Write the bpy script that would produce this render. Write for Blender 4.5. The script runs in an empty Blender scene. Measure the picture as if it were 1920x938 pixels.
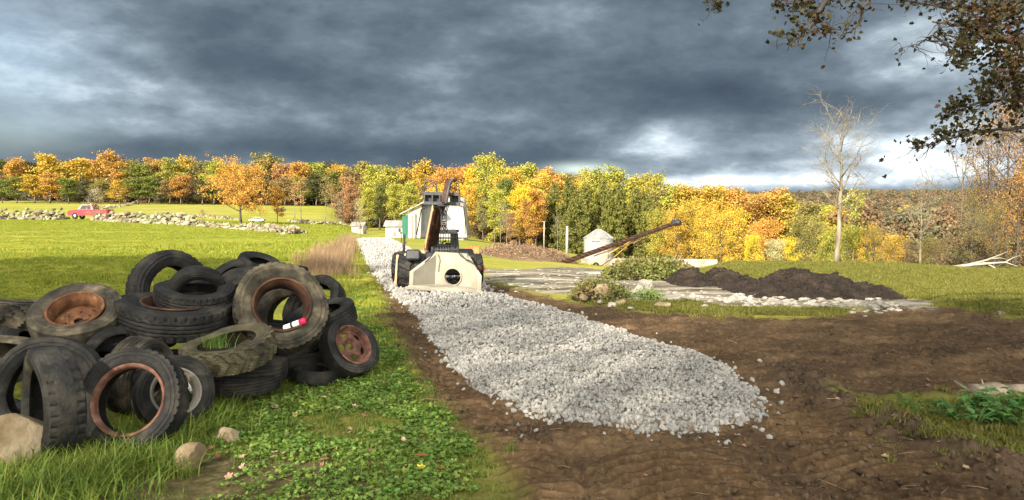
import bpy, math, random
import numpy as np
from mathutils import Vector, Matrix
SC = bpy.context.scene
COL = SC.collection
R = math.radians
F = 1387.0
PITCH = math.atan(69.0 / F)
CAMZ = 1.6
EXPO = 1.95
SUN_EL, SUN_AZ = R(27), R(32)          # azimuth measured from straight behind the camera towards the left

# ---------------------------------------------------------------- camera, light, exposure
cam_d = bpy.data.cameras.new('camera'); cam = bpy.data.objects.new('camera', cam_d); COL.objects.link(cam)
cam.location = (0, 0, CAMZ); cam.rotation_euler = (math.pi / 2 - PITCH, 0, 0)
cam_d.sensor_width = 36; cam_d.lens = 36 * F / 1920; cam_d.clip_end = 5000; cam_d.clip_start = 0.05
SC.camera = cam
SC.view_settings.view_transform = 'Standard'; SC.view_settings.look = 'None'
SC.view_settings.exposure = EXPO; SC.view_settings.gamma = 1; SC.view_settings.use_curve_mapping = False
SC.render.engine = 'CYCLES'
SC.cycles.max_bounces = 5; SC.cycles.diffuse_bounces = 3; SC.cycles.glossy_bounces = 2
SC.cycles.transparent_max_bounces = 4; SC.cycles.transmission_bounces = 3
SC.cycles.use_denoising = True
sd = bpy.data.lights.new('sun', 'SUN'); sun = bpy.data.objects.new('sun', sd); COL.objects.link(sun)
sd.energy = 3.6; sd.angle = R(0.9); sd.color = (1.0, 0.90, 0.74)
to_sun = Vector((-math.sin(SUN_AZ) * math.cos(SUN_EL), -math.cos(SUN_AZ) * math.cos(SUN_EL), math.sin(SUN_EL)))
sun.rotation_euler = to_sun.to_track_quat('Z', 'Y').to_euler()
sun.location = to_sun * 60

def world():
    w = bpy.data.worlds.new('World'); SC.world = w; w.use_nodes = True
    nt = w.node_tree; N = nt.nodes; L = nt.links; N.clear()
    def n(t, **k):
        x = N.new(t)
        for a, b in k.items(): setattr(x, a, b)
        return x
    def m(op, a, b=None, c=None, clamp=False):
        x = n('ShaderNodeMath', operation=op, use_clamp=clamp)
        for i, v in enumerate((a, b, c)):
            if v is None: continue
            if isinstance(v, (int, float)): x.inputs[i].default_value = v
            else: L.new(v, x.inputs[i])
        return x.outputs[0]
    tc = n('ShaderNodeTexCoord'); sp = n('ShaderNodeSeparateXYZ'); L.new(tc.outputs['Generated'], sp.inputs[0])
    X, Y, Z = sp.outputs
    az = m('ARCTAN2', X, Y); el = m('ARCSINE', Z)
    # stratus layer seen in perspective: direction projected on a plane above
    den = m('ADD', m('MAXIMUM', Z, 0.0), 0.24)
    cx = m('DIVIDE', X, den); cy = m('DIVIDE', Y, den)
    cb = n('ShaderNodeCombineXYZ'); L.new(cx, cb.inputs[0]); L.new(cy, cb.inputs[1])
    def noise(scale, detail, rough, off, dist=0.0, sx=1.0):
        mp = n('ShaderNodeMapping'); mp.inputs['Location'].default_value = off; mp.inputs['Scale'].default_value = (sx, 1, 1)
        L.new(cb.outputs[0], mp.inputs[0])
        t = n('ShaderNodeTexNoise'); t.inputs['Scale'].default_value = scale; t.inputs['Detail'].default_value = detail
        t.inputs['Roughness'].default_value = rough; t.inputs['Distortion'].default_value = dist
        L.new(mp.outputs[0], t.inputs['Vector']); return t.outputs['Fac']
    n1 = noise(1.05, 6, 0.52, (3.1, 1.7, 0), 0.35, 0.9)
    n2 = noise(3.0, 8, 0.60, (7.7, 2.2, 0), 0.5, 0.9)
    def lobe(u, v, su, sv):
        a0 = math.atan((u - 960) / F); e0 = math.atan((400 - v) / F)
        a = m('DIVIDE', m('SUBTRACT', az, a0), su / F); b = m('DIVIDE', m('SUBTRACT', el, e0), sv / F)
        r = m('ADD', m('MULTIPLY', a, a), m('MULTIPLY', b, b))
        return m('EXPONENT', m('MULTIPLY', r, -1.0))
    acc = m('MULTIPLY_ADD', n1, 0.42, 0.0)
    acc = m('MULTIPLY_ADD', m('SUBTRACT', n2, 0.5), 0.22, acc)
    mp = n('ShaderNodeMapping'); mp.inputs['Scale'].default_value = (2.6, 2.6, 5.0); mp.inputs['Location'].default_value = (.4, .2, .3); mp.inputs['Rotation'].default_value = (0, R(8), 0); L.new(tc.outputs['Generated'], mp.inputs[0])
    t4 = n('ShaderNodeTexNoise'); t4.inputs['Scale'].default_value = 1.5; t4.inputs['Detail'].default_value = 7; t4.inputs['Roughness'].default_value = .56; t4.inputs['Distortion'].default_value = .12; L.new(mp.outputs[0], t4.inputs['Vector'])
    acc = m('MULTIPLY_ADD', m('SUBTRACT', t4.outputs['Fac'], 0.5), 0.80, acc)
    for (u, v, su, sv, a) in [(0, 150, 260, 130, .14), (330, 190, 330, 70, .17), (250, 285, 420, 22, -.08), (150, 30, 500, 60, .06),
                              (1234, 252, 34, 22, .14), (1195, 286, 90, 12, .17), (1260, 296, 60, 10, .10), (1420, 345, 240, 16, .42), (1690, 312, 260, 42, .48),
                              (1480, 268, 260, 30, .14), (1100, 322, 90, 12, .22), (1640, 120, 240, 40, .13),
                              (1850, 150, 200, 160, .20), (600, 285, 420, 22, -.10), (900, 150, 420, 90, -.06), (1330, 190, 220, 30, -.10), (1500, 215, 160, 14, -.06), (1560, 300, 170, 10, -.12)]:
        acc = m('MULTIPLY_ADD', lobe(u, v, su, sv), a, acc)
    mp5 = n('ShaderNodeMapping'); mp5.inputs['Scale'].default_value = (6, 6, 15); mp5.inputs['Rotation'].default_value = (0, R(-7), 0); L.new(tc.outputs['Generated'], mp5.inputs[0])
    t5 = n('ShaderNodeTexNoise'); t5.inputs['Scale'].default_value = 1.8; t5.inputs['Detail'].default_value = 8; t5.inputs['Roughness'].default_value = .6; L.new(mp5.outputs[0], t5.inputs['Vector'])
    acc = m('MULTIPLY_ADD', m('MULTIPLY', m('SUBTRACT', t5.outputs['Fac'], 0.5), m('MULTIPLY_ADD', acc, 1.6, 0.1, clamp=True)), 0.85, acc)
    # towards the sun, behind the photographer, the cloud breaks up and is bright
    back = m('MULTIPLY_ADD', Y, -1.6, 0.10, clamp=True)
    acc = m('MULTIPLY_ADD', back, 0.85, acc)
    zen = m('MULTIPLY', m('SUBTRACT', Z, 0.42, clamp=False), 0.5); zen = m('MAXIMUM', zen, 0.0)
    acc = m('ADD', acc, zen)
    cr = n('ShaderNodeValToRGB'); L.new(acc, cr.inputs[0]); r = cr.color_ramp
    stops = [(0.0, (.024, .034, .048)), (.16, (.040, .055, .070)), (.30, (.068, .088, .106)), (.45, (.125, .155, .18)), (.62, (.27, .31, .34)), (.82, (.60, .63, .62)), (1.0, (2.3, 2.2, 1.95))]
    r.elements[0].position = 0; r.elements[0].color = stops[0][1] + (1,)
    r.elements[1].position = 1; r.elements[1].color = stops[-1][1] + (1,)
    for p, c in stops[1:-1]:
        e = r.elements.new(p); e.color = c + (1,)
    gb = n('ShaderNodeBackground'); L.new(cr.outputs[0], gb.inputs[0]); gb.inputs[1].default_value = WSTR
    sk = n('ShaderNodeTexSky', sky_type='NISHITA'); sk.sun_disc = False; sk.sun_elevation = SUN_EL
    sk.sun_rotation = math.pi + SUN_AZ
    sb = n('ShaderNodeBackground'); L.new(sk.outputs[0], sb.inputs[0]); sb.inputs[1].default_value = 0.06
    # thin places where blue sky comes through
    n3 = noise(1.3, 4, 0.5, (1.2, 9.4, 0), 0.3)
    blue = m('MULTIPLY', lobe(0, 165, 130, 90), 0.35)
    blue = m('ADD', blue, m('MULTIPLY', lobe(1085, 318, 60, 12), 0.5))
    blue = m('ADD', blue, m('MULTIPLY', lobe(30, 275, 90, 30), 0.25))
    blue = m('ADD', blue, m('MULTIPLY', back, m('MULTIPLY_ADD', n3, 4.0, -1.7, clamp=True)), clamp=True)
    mx = n('ShaderNodeMixShader'); L.new(blue, mx.inputs[0]); L.new(gb.outputs[0], mx.inputs[1]); L.new(sb.outputs[0], mx.inputs[2])
    o = n('ShaderNodeOutputWorld'); L.new(mx.outputs[0], o.inputs[0])
WSTR = 0.74
world()

# ---------------------------------------------------------------- helpers
def tag(o, label=None, cat=None, group=None, kind=None):
    if label: o['label'] = label
    if cat: o['category'] = cat
    if group: o['group'] = group
    if kind: o['kind'] = kind
    return o
def empty(name, loc=(0, 0, 0), rz=0, parent=None):
    o = bpy.data.objects.new(name, None); COL.objects.link(o); o.location = loc; o.rotation_euler = (0, 0, rz)
    o.empty_display_size = .2
    if parent: o.parent = parent
    return o
def copy_tree(o, parent=None):
    c = o.copy(); COL.objects.link(c); c.parent = parent
    for ch in o.children: copy_tree(ch, c)
    return c

class MB:
    def __init__(s): s.V = []; s.F = []; s.n = 0
    def add(s, V, Fs, mi=0):
        V = np.asarray(V, dtype=np.float64).reshape(-1, 3)
        if not isinstance(Fs, list): Fs = [Fs]
        for f in Fs:
            f = np.asarray(f, dtype=np.int64)
            if f.size: s.F.append((f + s.n, mi))
        s.V.append(V); s.n += len(V); return s
    def build(s, name, mats, parent=None, smooth=True, link=True, flat_angle=None):
        V = np.concatenate(s.V) if s.V else np.zeros((0, 3))
        me = bpy.data.meshes.new(name)
        me.vertices.add(len(V)); me.vertices.foreach_set('co', V.astype(np.float32).ravel())
        loops = np.concatenate([f.ravel() for f, _ in s.F]) if s.F else np.zeros(0, int)
        tot = np.concatenate([np.full(len(f), f.shape[1]) for f, _ in s.F])
        mi = np.concatenate([np.full(len(f), k) for f, k in s.F])
        me.loops.add(len(loops)); me.loops.foreach_set('vertex_index', loops.astype(np.int32))
        me.polygons.add(len(tot)); st = np.concatenate([[0], np.cumsum(tot)[:-1]])
        me.polygons.foreach_set('loop_start', st.astype(np.int32))
        try: me.polygons.foreach_set('loop_total', tot.astype(np.int32))
        except Exception: pass
        me.polygons.foreach_set('material_index', mi.astype(np.int32))
        me.polygons.foreach_set('use_smooth', np.full(len(tot), smooth))
        me.update(calc_edges=True)
        if not isinstance(mats, (list, tuple)): mats = [mats]
        for m in mats: me.materials.append(m)
        if flat_angle: me.set_sharp_from_angle(angle=R(flat_angle))
        o = bpy.data.objects.new(name, me)
        if link: COL.objects.link(o)
        if parent is not None: o.parent = parent
        return o
    # primitives
    def box(s, c, size, rot=None, bevel=0.0, mi=0):
        x, y, z = [v / 2 for v in size]; b = min(bevel, x * .9, y * .9, z * .9)
        if b <= 0:
            V = np.array([(i, j, k) for i in (-x, x) for j in (-y, y) for k in (-z, z)])
            Fs = [(0, 1, 3, 2), (4, 6, 7, 5), (0, 4, 5, 1), (2, 3, 7, 6), (0, 2, 6, 4), (1, 5, 7, 3)]
            Fs = [np.array(Fs)]
        else:
            V = []; idx = {}
            for i in (-1, 1):
                for j in (-1, 1):
                    for k in (-1, 1):
                        for a in range(3):
                            p = [i * x, j * y, k * z]
                            for q in range(3):
                                if q != a: p[q] -= (i, j, k)[q] * b
                            idx[(i, j, k, a)] = len(V); V.append(p)
            quads = []; tris = []
            for a in range(3):
                o1, o2 = [q for q in range(3) if q != a]
                for sg in (-1, 1):
                    q = []
                    for (e, f) in ((-1, -1), (1, -1), (1, 1), (-1, 1)):
                        t = [0, 0, 0]; t[a] = sg; t[o1] = e; t[o2] = f
                        q.append(idx[tuple(t) + (a,)])
                    quads.append(q)
            for a in range(3):
                o1, o2 = [q for q in range(3) if q != a]
                for e in (-1, 1):
                    for f in (-1, 1):
                        t0 = [0, 0, 0]; t0[a] = -1; t0[o1] = e; t0[o2] = f; t1 = list(t0); t1[a] = 1
                        quads.append([idx[tuple(t0) + (o1,)], idx[tuple(t1) + (o1,)], idx[tuple(t1) + (o2,)], idx[tuple(t0) + (o2,)]])
            for i in (-1, 1):
                for j in (-1, 1):
                    for k in (-1, 1): tris.append([idx[(i, j, k, a)] for a in range(3)])
            V = np.array(V); Fs = [np.array(quads), np.array(tris)]
        if rot is not None: V = V @ np.array(rot.to_3x3() if hasattr(rot, 'to_3x3') else rot).T
        return s.add(V + np.array(c), Fs, mi)
    def bar(s, p, q, w, h=None, bevel=0.0, up=(0, 0, 1), mi=0):
        p = Vector(p); q = Vector(q); h = h or w; d = q - p; L = d.length; d.normalize()
        u = Vector(up)
        if abs(d.dot(u)) > .98: u = Vector((0, 1, 0))
        x = d.cross(u).normalized(); z = x.cross(d).normalized()
        M3 = Matrix((x, d, z)).transposed()
        return s.box((p + q) / 2, (w, L, h), M3, bevel, mi)
    def tube(s, pts, rad, n=8, cap=True, mi=0):
        P = np.array([tuple(p) for p in pts], float); k = len(P)
        rad = np.full(k, rad, float) if np.isscalar(rad) else np.array(rad, float)
        T = np.gradient(P, axis=0); T /= np.linalg.norm(T, axis=1)[:, None] + 1e-9
        ref = np.array([0, 0, 1.0]) if abs(T[0, 2]) < .9 else np.array([1.0, 0, 0])
        A = np.zeros_like(P); a = np.cross(T[0], ref); a /= np.linalg.norm(a); A[0] = a
        for i in range(1, k):
            a = A[i - 1] - T[i] * A[i - 1].dot(T[i]); A[i] = a / (np.linalg.norm(a) + 1e-9)
        B = np.cross(T, A); th = np.arange(n) * 2 * math.pi / n
        V = P[:, None, :] + rad[:, None, None] * (A[:, None, :] * np.cos(th)[None, :, None] + B[:, None, :] * np.sin(th)[None, :, None])
        i = np.arange(k - 1)[:, None] * n; j = np.arange(n)[None, :]; j2 = (j + 1) % n
        Q = np.stack([i + j, i + j2, i + n + j2, i + n + j], -1).reshape(-1, 4)
        Fs = [Q]
        if cap: Fs += [np.arange(n)[::-1][None, :], (np.arange(n) + (k - 1) * n)[None, :]]
        return s.add(V.reshape(-1, 3), Fs, mi)
    def lathe(s, prof, N=48, rot=None, loc=(0, 0, 0), closed=False, disp=None, mi=0):
        prof = np.array(prof, float); k = len(prof); th = np.arange(N) * 2 * math.pi / N
        r = np.repeat(prof[:, 0][None, :], N, 0)
        if disp is not None: r = r + disp
        V = np.stack([r * np.cos(th)[:, None], r * np.sin(th)[:, None], np.repeat(prof[:, 1][None, :], N, 0)], -1).reshape(-1, 3)
        if rot is not None: V = V @ np.array(rot.to_3x3() if hasattr(rot, 'to_3x3') else rot).T
        kk = k if closed else k - 1
        i = (np.arange(N) * k)[:, None]; i2 = (((np.arange(N) + 1) % N) * k)[:, None]; j = np.arange(kk)[None, :]; j2 = (j + 1) % k
        Q = np.stack([i + j, i2 + j, i2 + j2, i + j2], -1).reshape(-1, 4)
        return s.add(V + np.array(loc), [Q], mi)
    def prism(s, poly, y0, y1, mi=0, tf=None):
        """poly in local x,z; extruded along y"""
        n = len(poly); V = [(x, y0, z) for x, z in poly] + [(x, y1, z) for x, z in poly]
        if tf: V = [tf(*v) for v in V]
        Q = [(i, (i + 1) % n, n + (i + 1) % n, n + i) for i in range(n)]
        return s.add(V, [np.array(Q), np.arange(n)[None, ::-1], (np.arange(n) + n)[None, :]], mi)

def ico(sub):
    import bmesh
    bm = bmesh.new(); bmesh.ops.create_icosphere(bm, subdivisions=sub, radius=1)
    V = np.array([v.co[:] for v in bm.verts]); Fc = np.array([[v.index for v in f.verts] for f in bm.faces]); bm.free()
    return V, Fc
ICO = {k: ico(k) for k in (1, 2, 3, 4)}

# value noise
def _h(ix, iy, s):
    a = np.sin(ix * 127.1 + iy * 311.7 + s * 74.7) * 43758.5453
    return a - np.floor(a)
def vnoise(x, y, s=0):
    ix = np.floor(x); iy = np.floor(y); fx = x - ix; fy = y - iy
    fx = fx * fx * (3 - 2 * fx); fy = fy * fy * (3 - 2 * fy)
    a = _h(ix, iy, s); b = _h(ix + 1, iy, s); c = _h(ix, iy + 1, s); d = _h(ix + 1, iy + 1, s)
    return (a * (1 - fx) + b * fx) * (1 - fy) + (c * (1 - fx) + d * fx) * fy
def fbm(x, y, oct=5, s=0, gain=.5):
    r = 0; a = 1; t = 0
    for i in range(oct):
        r = r + a * vnoise(x * 2 ** i + 13.7 * i, y * 2 ** i + 7.3 * i, s + i); t += a; a *= gain
    return r / t
def noise3(P, s):
    return (fbm(P[:, 0] + s, P[:, 1] * 1.3 + P[:, 2] * .9, 4, s) + fbm(P[:, 1] - s, P[:, 2] * 1.2 + P[:, 0] * .5, 4, s + 9)) - 1

def rock_geo(seed, sub=2, size=(1, 1, 1), cuts=9, rough=.12, d0=.62):
    rg = np.random.RandomState(seed); V, Fc = ICO[sub]; V = V.copy()
    for k in range(cuts):
        nn = rg.normal(size=3); nn /= np.linalg.norm(nn); d = rg.uniform(d0, .92)
        t = V @ nn; m = t > d; V[m] -= np.outer(t[m] - d, nn)
    V *= (1 + rough * noise3(V * 1.7, seed % 97 + 1) + (rough * .35 * noise3(V * 6, seed % 89 + 3) if sub >= 3 else 0))[:, None]
    return V * np.array(size), Fc

# ---------------------------------------------------------------- materials
def material(name, stops, scale=4.0, rough=.8, bump=.3, bscale=None, metal=0, detail=5, objcol=False, island=0.0,
             transl=0.0, streak=None, coord='Object', second=None, spec=.3, bdist=.02, emit=None, var=0.0, rand=True):
    m = bpy.data.materials.new(name); m.use_nodes = True; nt = m.node_tree; N = nt.nodes; L = nt.links; N.clear()
    def n(t, **k):
        x = N.new(t)
        for a, b in k.items(): setattr(x, a, b)
        return x
    out = n('ShaderNodeOutputMaterial'); bs = n('ShaderNodeBsdfPrincipled')
    tc = n('ShaderNodeTexCoord'); vec = tc.outputs[coord]
    oi = n('ShaderNodeObjectInfo')
    if rand and coord == 'Object':
        ad = n('ShaderNodeVectorMath', operation='ADD'); sc = n('ShaderNodeMath', operation='MULTIPLY'); sc.inputs[1].default_value = 37.0
        L.new(oi.outputs['Random'], sc.inputs[0]); L.new(vec, ad.inputs[0]); L.new(sc.outputs[0], ad.inputs[1]); vec = ad.outputs[0]
    if streak:
        mp = n('ShaderNodeMapping'); mp.inputs['Scale'].default_value = streak; L.new(vec, mp.inputs[0]); vec2 = mp.outputs[0]
    else: vec2 = vec
    def noise(sc, v, det=detail, rg=.6):
        t = n('ShaderNodeTexNoise'); t.inputs['Scale'].default_value = sc; t.inputs['Detail'].default_value = det; t.inputs['Roughness'].default_value = rg
        L.new(v, t.inputs['Vector']); return t.outputs['Fac']
    def ramp(fac, st):
        cr = n('ShaderNodeValToRGB'); L.new(fac, cr.inputs[0]); e = cr.color_ramp.elements
        e[0].position, e[0].color = st[0][0], tuple(st[0][1]) + (1,); e[1].position, e[1].color = st[-1][0], tuple(st[-1][1]) + (1,)
        for p, c in st[1:-1]: x = e.new(p); x.color = tuple(c) + (1,)
        return cr.outputs[0]
    def mix(fac, a, b, mode='MIX'):
        x = n('ShaderNodeMix', data_type='RGBA', blend_type=mode)
        if isinstance(fac, (int, float)): x.inputs[0].default_value = fac
        else: L.new(fac, x.inputs[0])
        for i, v in ((6, a), (7, b)):
            if isinstance(v, tuple): x.inputs[i].default_value = v + (1,) if len(v) == 3 else v
            else: L.new(v, x.inputs[i])
        return x.outputs[2]
    def mth(op, a, b, clamp=False):
        x = n('ShaderNodeMath', operation=op, use_clamp=clamp)
        for i, v in enumerate((a, b)):
            if isinstance(v, (int, float)): x.inputs[i].default_value = v
            else: L.new(v, x.inputs[i])
        return x.outputs[0]
    c = ramp(noise(scale, vec2), stops)
    if second:                                     # (scale, threshold lo, hi, colour[, amount])
        s2 = second; f2 = ramp(noise(s2[0], vec), [(s2[1], (0, 0, 0)), (s2[2], (1, 1, 1))])
        f2 = mth('MULTIPLY', f2, s2[4] if len(s2) > 4 else 1.0)
        c = mix(f2, c, s2[3])
    if objcol: c = mix(1.0, c, oi.outputs['Color'], 'MULTIPLY')
    if island:
        g = n('ShaderNodeNewGeometry'); hs = n('ShaderNodeHueSaturation'); rp = g.outputs['Random Per Island']
        x = mth('MULTIPLY', mth('SUBTRACT', rp, .5), island * .10); L.new(mth('ADD', x, .5), hs.inputs['Hue'])
        rp2 = mth('FRACT', mth('MULTIPLY', rp, 7.31), 0.0)
        L.new(mth('ADD', mth('MULTIPLY', mth('SUBTRACT', rp2, .5), island * 1.0), 1.0), hs.inputs['Value'])
        L.new(c, hs.inputs['Color']); c = hs.outputs[0]
    if var:
        hs = n('ShaderNodeHueSaturation'); L.new(mth('ADD', mth('MULTIPLY', mth('SUBTRACT', oi.outputs['Random'], .5), var), 1.0), hs.inputs['Value'])
        L.new(c, hs.inputs['Color']); c = hs.outputs[0]
    L.new(c, bs.inputs['Base Color'])
    bs.inputs['Roughness'].default_value = rough; bs.inputs['Metallic'].default_value = metal
    bs.inputs['Specular IOR Level'].default_value = spec
    if bump:
        b = n('ShaderNodeBump'); b.inputs['Strength'].default_value = bump; b.inputs['Distance'].default_value = bdist
        L.new(noise(bscale or scale * 4, vec2, 4), b.inputs['Height']); L.new(b.outputs[0], bs.inputs['Normal'])
    if emit: bs.inputs['Emission Color'].default_value = tuple(emit) + (1,)
    if transl:
        tr = n('ShaderNodeBsdfTranslucent'); L.new(c, tr.inputs[0]); ms = n('ShaderNodeMixShader'); ms.inputs[0].default_value = transl
        L.new(bs.outputs[0], ms.inputs[1]); L.new(tr.outputs[0], ms.inputs[2]); L.new(ms.outputs[0], out.inputs[0])
    else: L.new(bs.outputs[0], out.inputs[0])
    return m

MT = {}
MT['bark'] = material('bark', [(.3, (.05, .04, .03)), (.55, (.12, .095, .07)), (.75, (.22, .19, .15))], 3, .9, .6, 12, streak=(1, 1, .25), bdist=.03)
MT['bark_dark'] = material('dark_bark', [(.3, (.030, .024, .020)), (.7, (.085, .068, .055))], 5, .9, .5, 18, streak=(1, 1, .3))
MT['bark_pale'] = material('pale_bark', [(.3, (.065, .05, .034)), (.5, (.15, .125, .085)), (.7, (.26, .225, .16))], 2.5, .9, .4, 12, streak=(1, 1, .3))
MT['leaf'] = material('autumn_leaves', [(.3, (.55, .60, .55)), (.5, (1, 1, 1)), (.7, (1.25, 1.05, .9))], .45, .65, 0, objcol=True, island=.65, transl=.22, spec=.15)
MT['needle'] = material('spruce_needles', [(.3, (.075, .085, .018)), (.7, (.17, .165, .035))], .6, .7, 0, island=.7, transl=.1, spec=.15)
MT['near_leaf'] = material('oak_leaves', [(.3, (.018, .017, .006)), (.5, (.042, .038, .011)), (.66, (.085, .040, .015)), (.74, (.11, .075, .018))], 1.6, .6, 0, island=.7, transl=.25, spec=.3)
MT['dry_leaf'] = material('fallen_leaf', [(.3, (.8, .8, .8)), (.7, (1.2, 1.1, 1.1))], 30, .8, 0, objcol=True)
MT['grass'] = material('grass_blades', [(.3, (.07, .115, .015)), (.5, (.12, .17, .025)), (.7, (.21, .22, .05))], .9, .6, 0, island=.7, transl=.35, spec=.25, coord='Object')
MT['field_grass'] = material('field_grass', [(.3, (.13, .165, .018)), (.5, (.21, .235, .026)), (.7, (.34, .325, .045))], .5, .6, 0, island=.6, transl=.35, spec=.2)
MT['bank'] = material('bank_grass', [(.3, (.08, .082, .016)), (.5, (.135, .135, .025)), (.7, (.24, .19, .06))], .35, .6, 0, island=.6, transl=.3, spec=.2)
MT['straw'] = material('straw', [(.3, (.14, .085, .05)), (.5, (.26, .17, .10)), (.7, (.42, .30, .18))], 1.5, .8, 0, island=.6, transl=.3)
MT['clover'] = material('clover_leaves', [(.3, (.075, .14, .02)), (.5, (.13, .21, .035)), (.7, (.21, .28, .06))], 1.3, .55, 0, island=.7, transl=.3, spec=.3)
MT['rubber'] = material('rubber', [(.3, (.006, .006, .006)), (.52, (.013, .0127, .0122)), (.72, (.040, .036, .030))], 5.5, .72, .6, 30, detail=9, second=(4.0, .52, .70, (.09, .078, .055), .35), bdist=.012, spec=.25)
MT['rubber_dusty'] = material('dusty_rubber', [(.36, (.013, .0115, .009)), (.5, (.042, .036, .025)), (.66, (.115, .095, .062))], 6, .85, .7, 26, detail=7, second=(1.8, .5, .7, (.03, .028, .026), .6), bdist=.008, spec=.25)
MT['rubber_mossy'] = material('mossy_rubber', [(.3, (.022, .020, .014)), (.5, (.06, .052, .028)), (.7, (.12, .10, .055))], 5, .85, .5, 22, detail=7, second=(3, .5, .7, (.03, .028, .026), .6), bdist=.008)
MT['rust'] = material('rust', [(.28, (.045, .018, .010)), (.45, (.085, .035, .016)), (.6, (.145, .066, .028)), (.75, (.25, .155, .09))], 11, .85, .5, 30, detail=8, metal=.15, bdist=.006)
MT['rust_red'] = material('faded_red_rim_paint', [(.33, (.045, .02, .014)), (.5, (.105, .046, .030)), (.70, (.20, .105, .075))], 13, .8, .5, 30, detail=7, bdist=.006)
MT['rust_dark'] = material('dark_rust', [(.3, (.016, .009, .007)), (.5, (.05, .024, .015)), (.7, (.12, .06, .032))], 5, .8, .4, 25, detail=7, metal=.2)
MT['concrete'] = material('precast_concrete', [(.3, (.19, .172, .13)), (.55, (.255, .234, .185)), (.75, (.32, .30, .245))], 2.2, .85, .25, 60, detail=8, second=(7, .60, .72, (.25, .22, .18), .4), bdist=.004)
MT['old_concrete'] = material('old_concrete', [(.3, (.13, .115, .09)), (.5, (.24, .22, .185)), (.72, (.36, .34, .30))], 1.3, .9, .4, 20, detail=7)
MT['stone'] = material('limestone_gravel', [(.3, (.13, .124, .113)), (.5, (.235, .226, .21)), (.7, (.35, .34, .32))], 9, .85, .35, 40, island=0, var=.55, detail=4, bdist=.01)
MT['fieldstone'] = material('field_stone', [(.3, (.09, .06, .032)), (.5, (.19, .14, .08)), (.7, (.30, .245, .165))], 3.5, .9, .6, 14, detail=8, second=(5, .56, .66, (.12, .105, .07), .6), bdist=.02)
MT['wallstone'] = material('wall_stone', [(.3, (.075, .066, .038)), (.5, (.18, .158, .095)), (.7, (.31, .275, .18))], .55, .9, .4, 8, island=1.0, detail=4, bdist=.05)
MT['soil'] = material('dark_topsoil', [(.3, (.006, .004, .003)), (.5, (.016, .0105, .007)), (.72, (.045, .030, .019))], 3, .95, 1.0, 16, detail=8, bdist=.05)
MT['black'] = material('black_paint', [(.3, (.012, .013, .015)), (.7, (.035, .036, .04))], 6, .5, .15, 30)
MT['black_steel'] = material('grey_black_steel', [(.3, (.035, .037, .042)), (.7, (.075, .078, .085))], 6, .55, .2, 30, metal=.2)
MT['orange'] = material('faded_orange_paint', [(.3, (.42, .10, .03)), (.7, (.60, .17, .06))], 5, .6, .15, 20, second=(3, .55, .7, (.2, .12, .06), .5))
MT['yellow'] = material('machine_yellow', [(.3, (.50, .24, .03)), (.7, (.62, .36, .07))], 5, .6, .1, 20)
MT['peach'] = material('sunbleached_cover', [(.3, (.42, .24, .13)), (.7, (.58, .36, .22))], 4, .7, .1, 20)
MT['white'] = material('white_paint', [(.3, (.21, .20, .17)), (.5, (.28, .27, .24)), (.7, (.33, .32, .29))], 1.2, .6, .1, 10, streak=(1, 1, .2))
MT['roof_metal'] = material('white_roofing', [(.3, (.15, .145, .135)), (.5, (.22, .21, .195)), (.7, (.28, .27, .25))], .8, .55, .15, 6, streak=(3, 1, .25))
MT['bin_metal'] = material('galvanised_bin', [(.3, (.20, .20, .195)), (.7, (.28, .28, .27))], 1.5, .5, .1, 8, streak=(1, 1, .3), metal=.1)
MT['bin_roof'] = material('bin_roof', [(.3, (.13, .12, .115)), (.7, (.24, .23, .22))], 1.5, .6, .1, 8)
MT['green_paint'] = material('green_paint', [(.3, (.012, .09, .05)), (.7, (.02, .13, .075))], 2, .6, .1)
MT['red_paint'] = material('red_car_paint', [(.3, (.20, .004, .010)), (.7, (.26, .006, .014))], 3, .3, 0, spec=.6)
MT['glass'] = material('window_glass', [(.3, (.02, .025, .03)), (.7, (.05, .06, .07))], 2, .15, 0, spec=.25)
MT['mesh_glass'] = material('dusty_window', [(.3, (.45, .44, .38)), (.7, (.62, .60, .52))], 5, .3, 0)
MT['chrome'] = material('chrome', [(.3, (.5, .5, .5)), (.7, (.7, .7, .7))], 3, .3, 0, metal=.9)
MT['wood'] = material('weathered_wood', [(.3, (.06, .045, .03)), (.5, (.15, .12, .085)), (.7, (.28, .235, .18))], 6, .9, .5, 24, streak=(1, .18, 1), detail=7)
MT['pale_wood'] = material('bleached_wood', [(.3, (.20, .17, .13)), (.7, (.38, .35, .29))], 5, .9, .3, 20)
MT['blue'] = material('pale_blue_plastic', [(.3, (.16, .26, .38)), (.7, (.24, .34, .44))], 2, .4, 0)
MT['can_white'] = material('can_white', [(.3, (.68, .66, .66)), (.7, (.78, .76, .76))], 8, .35, 0)
MT['can_red'] = material('can_cap_red', [(.3, (.70, .012, .07)), (.7, (.80, .03, .11))], 8, .3, 0)
MT['weed'] = material('broad_weeds', [(.3, (.045, .11, .02)), (.5, (.075, .17, .035)), (.7, (.12, .22, .06))], 2, .5, 0, island=.6, transl=.3)
MT['brush'] = material('brush_leaves', [(.3, (.06, .065, .02)), (.5, (.13, .14, .03)), (.7, (.22, .15, .07))], 1.2, .7, 0, island=.8, transl=.25)
MT['barrow'] = material('red_machinery', [(.3, (.40, .06, .03)), (.5, (.50, .12, .07)), (.7, (.55, .30, .22))], 4, .6, .1)

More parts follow.
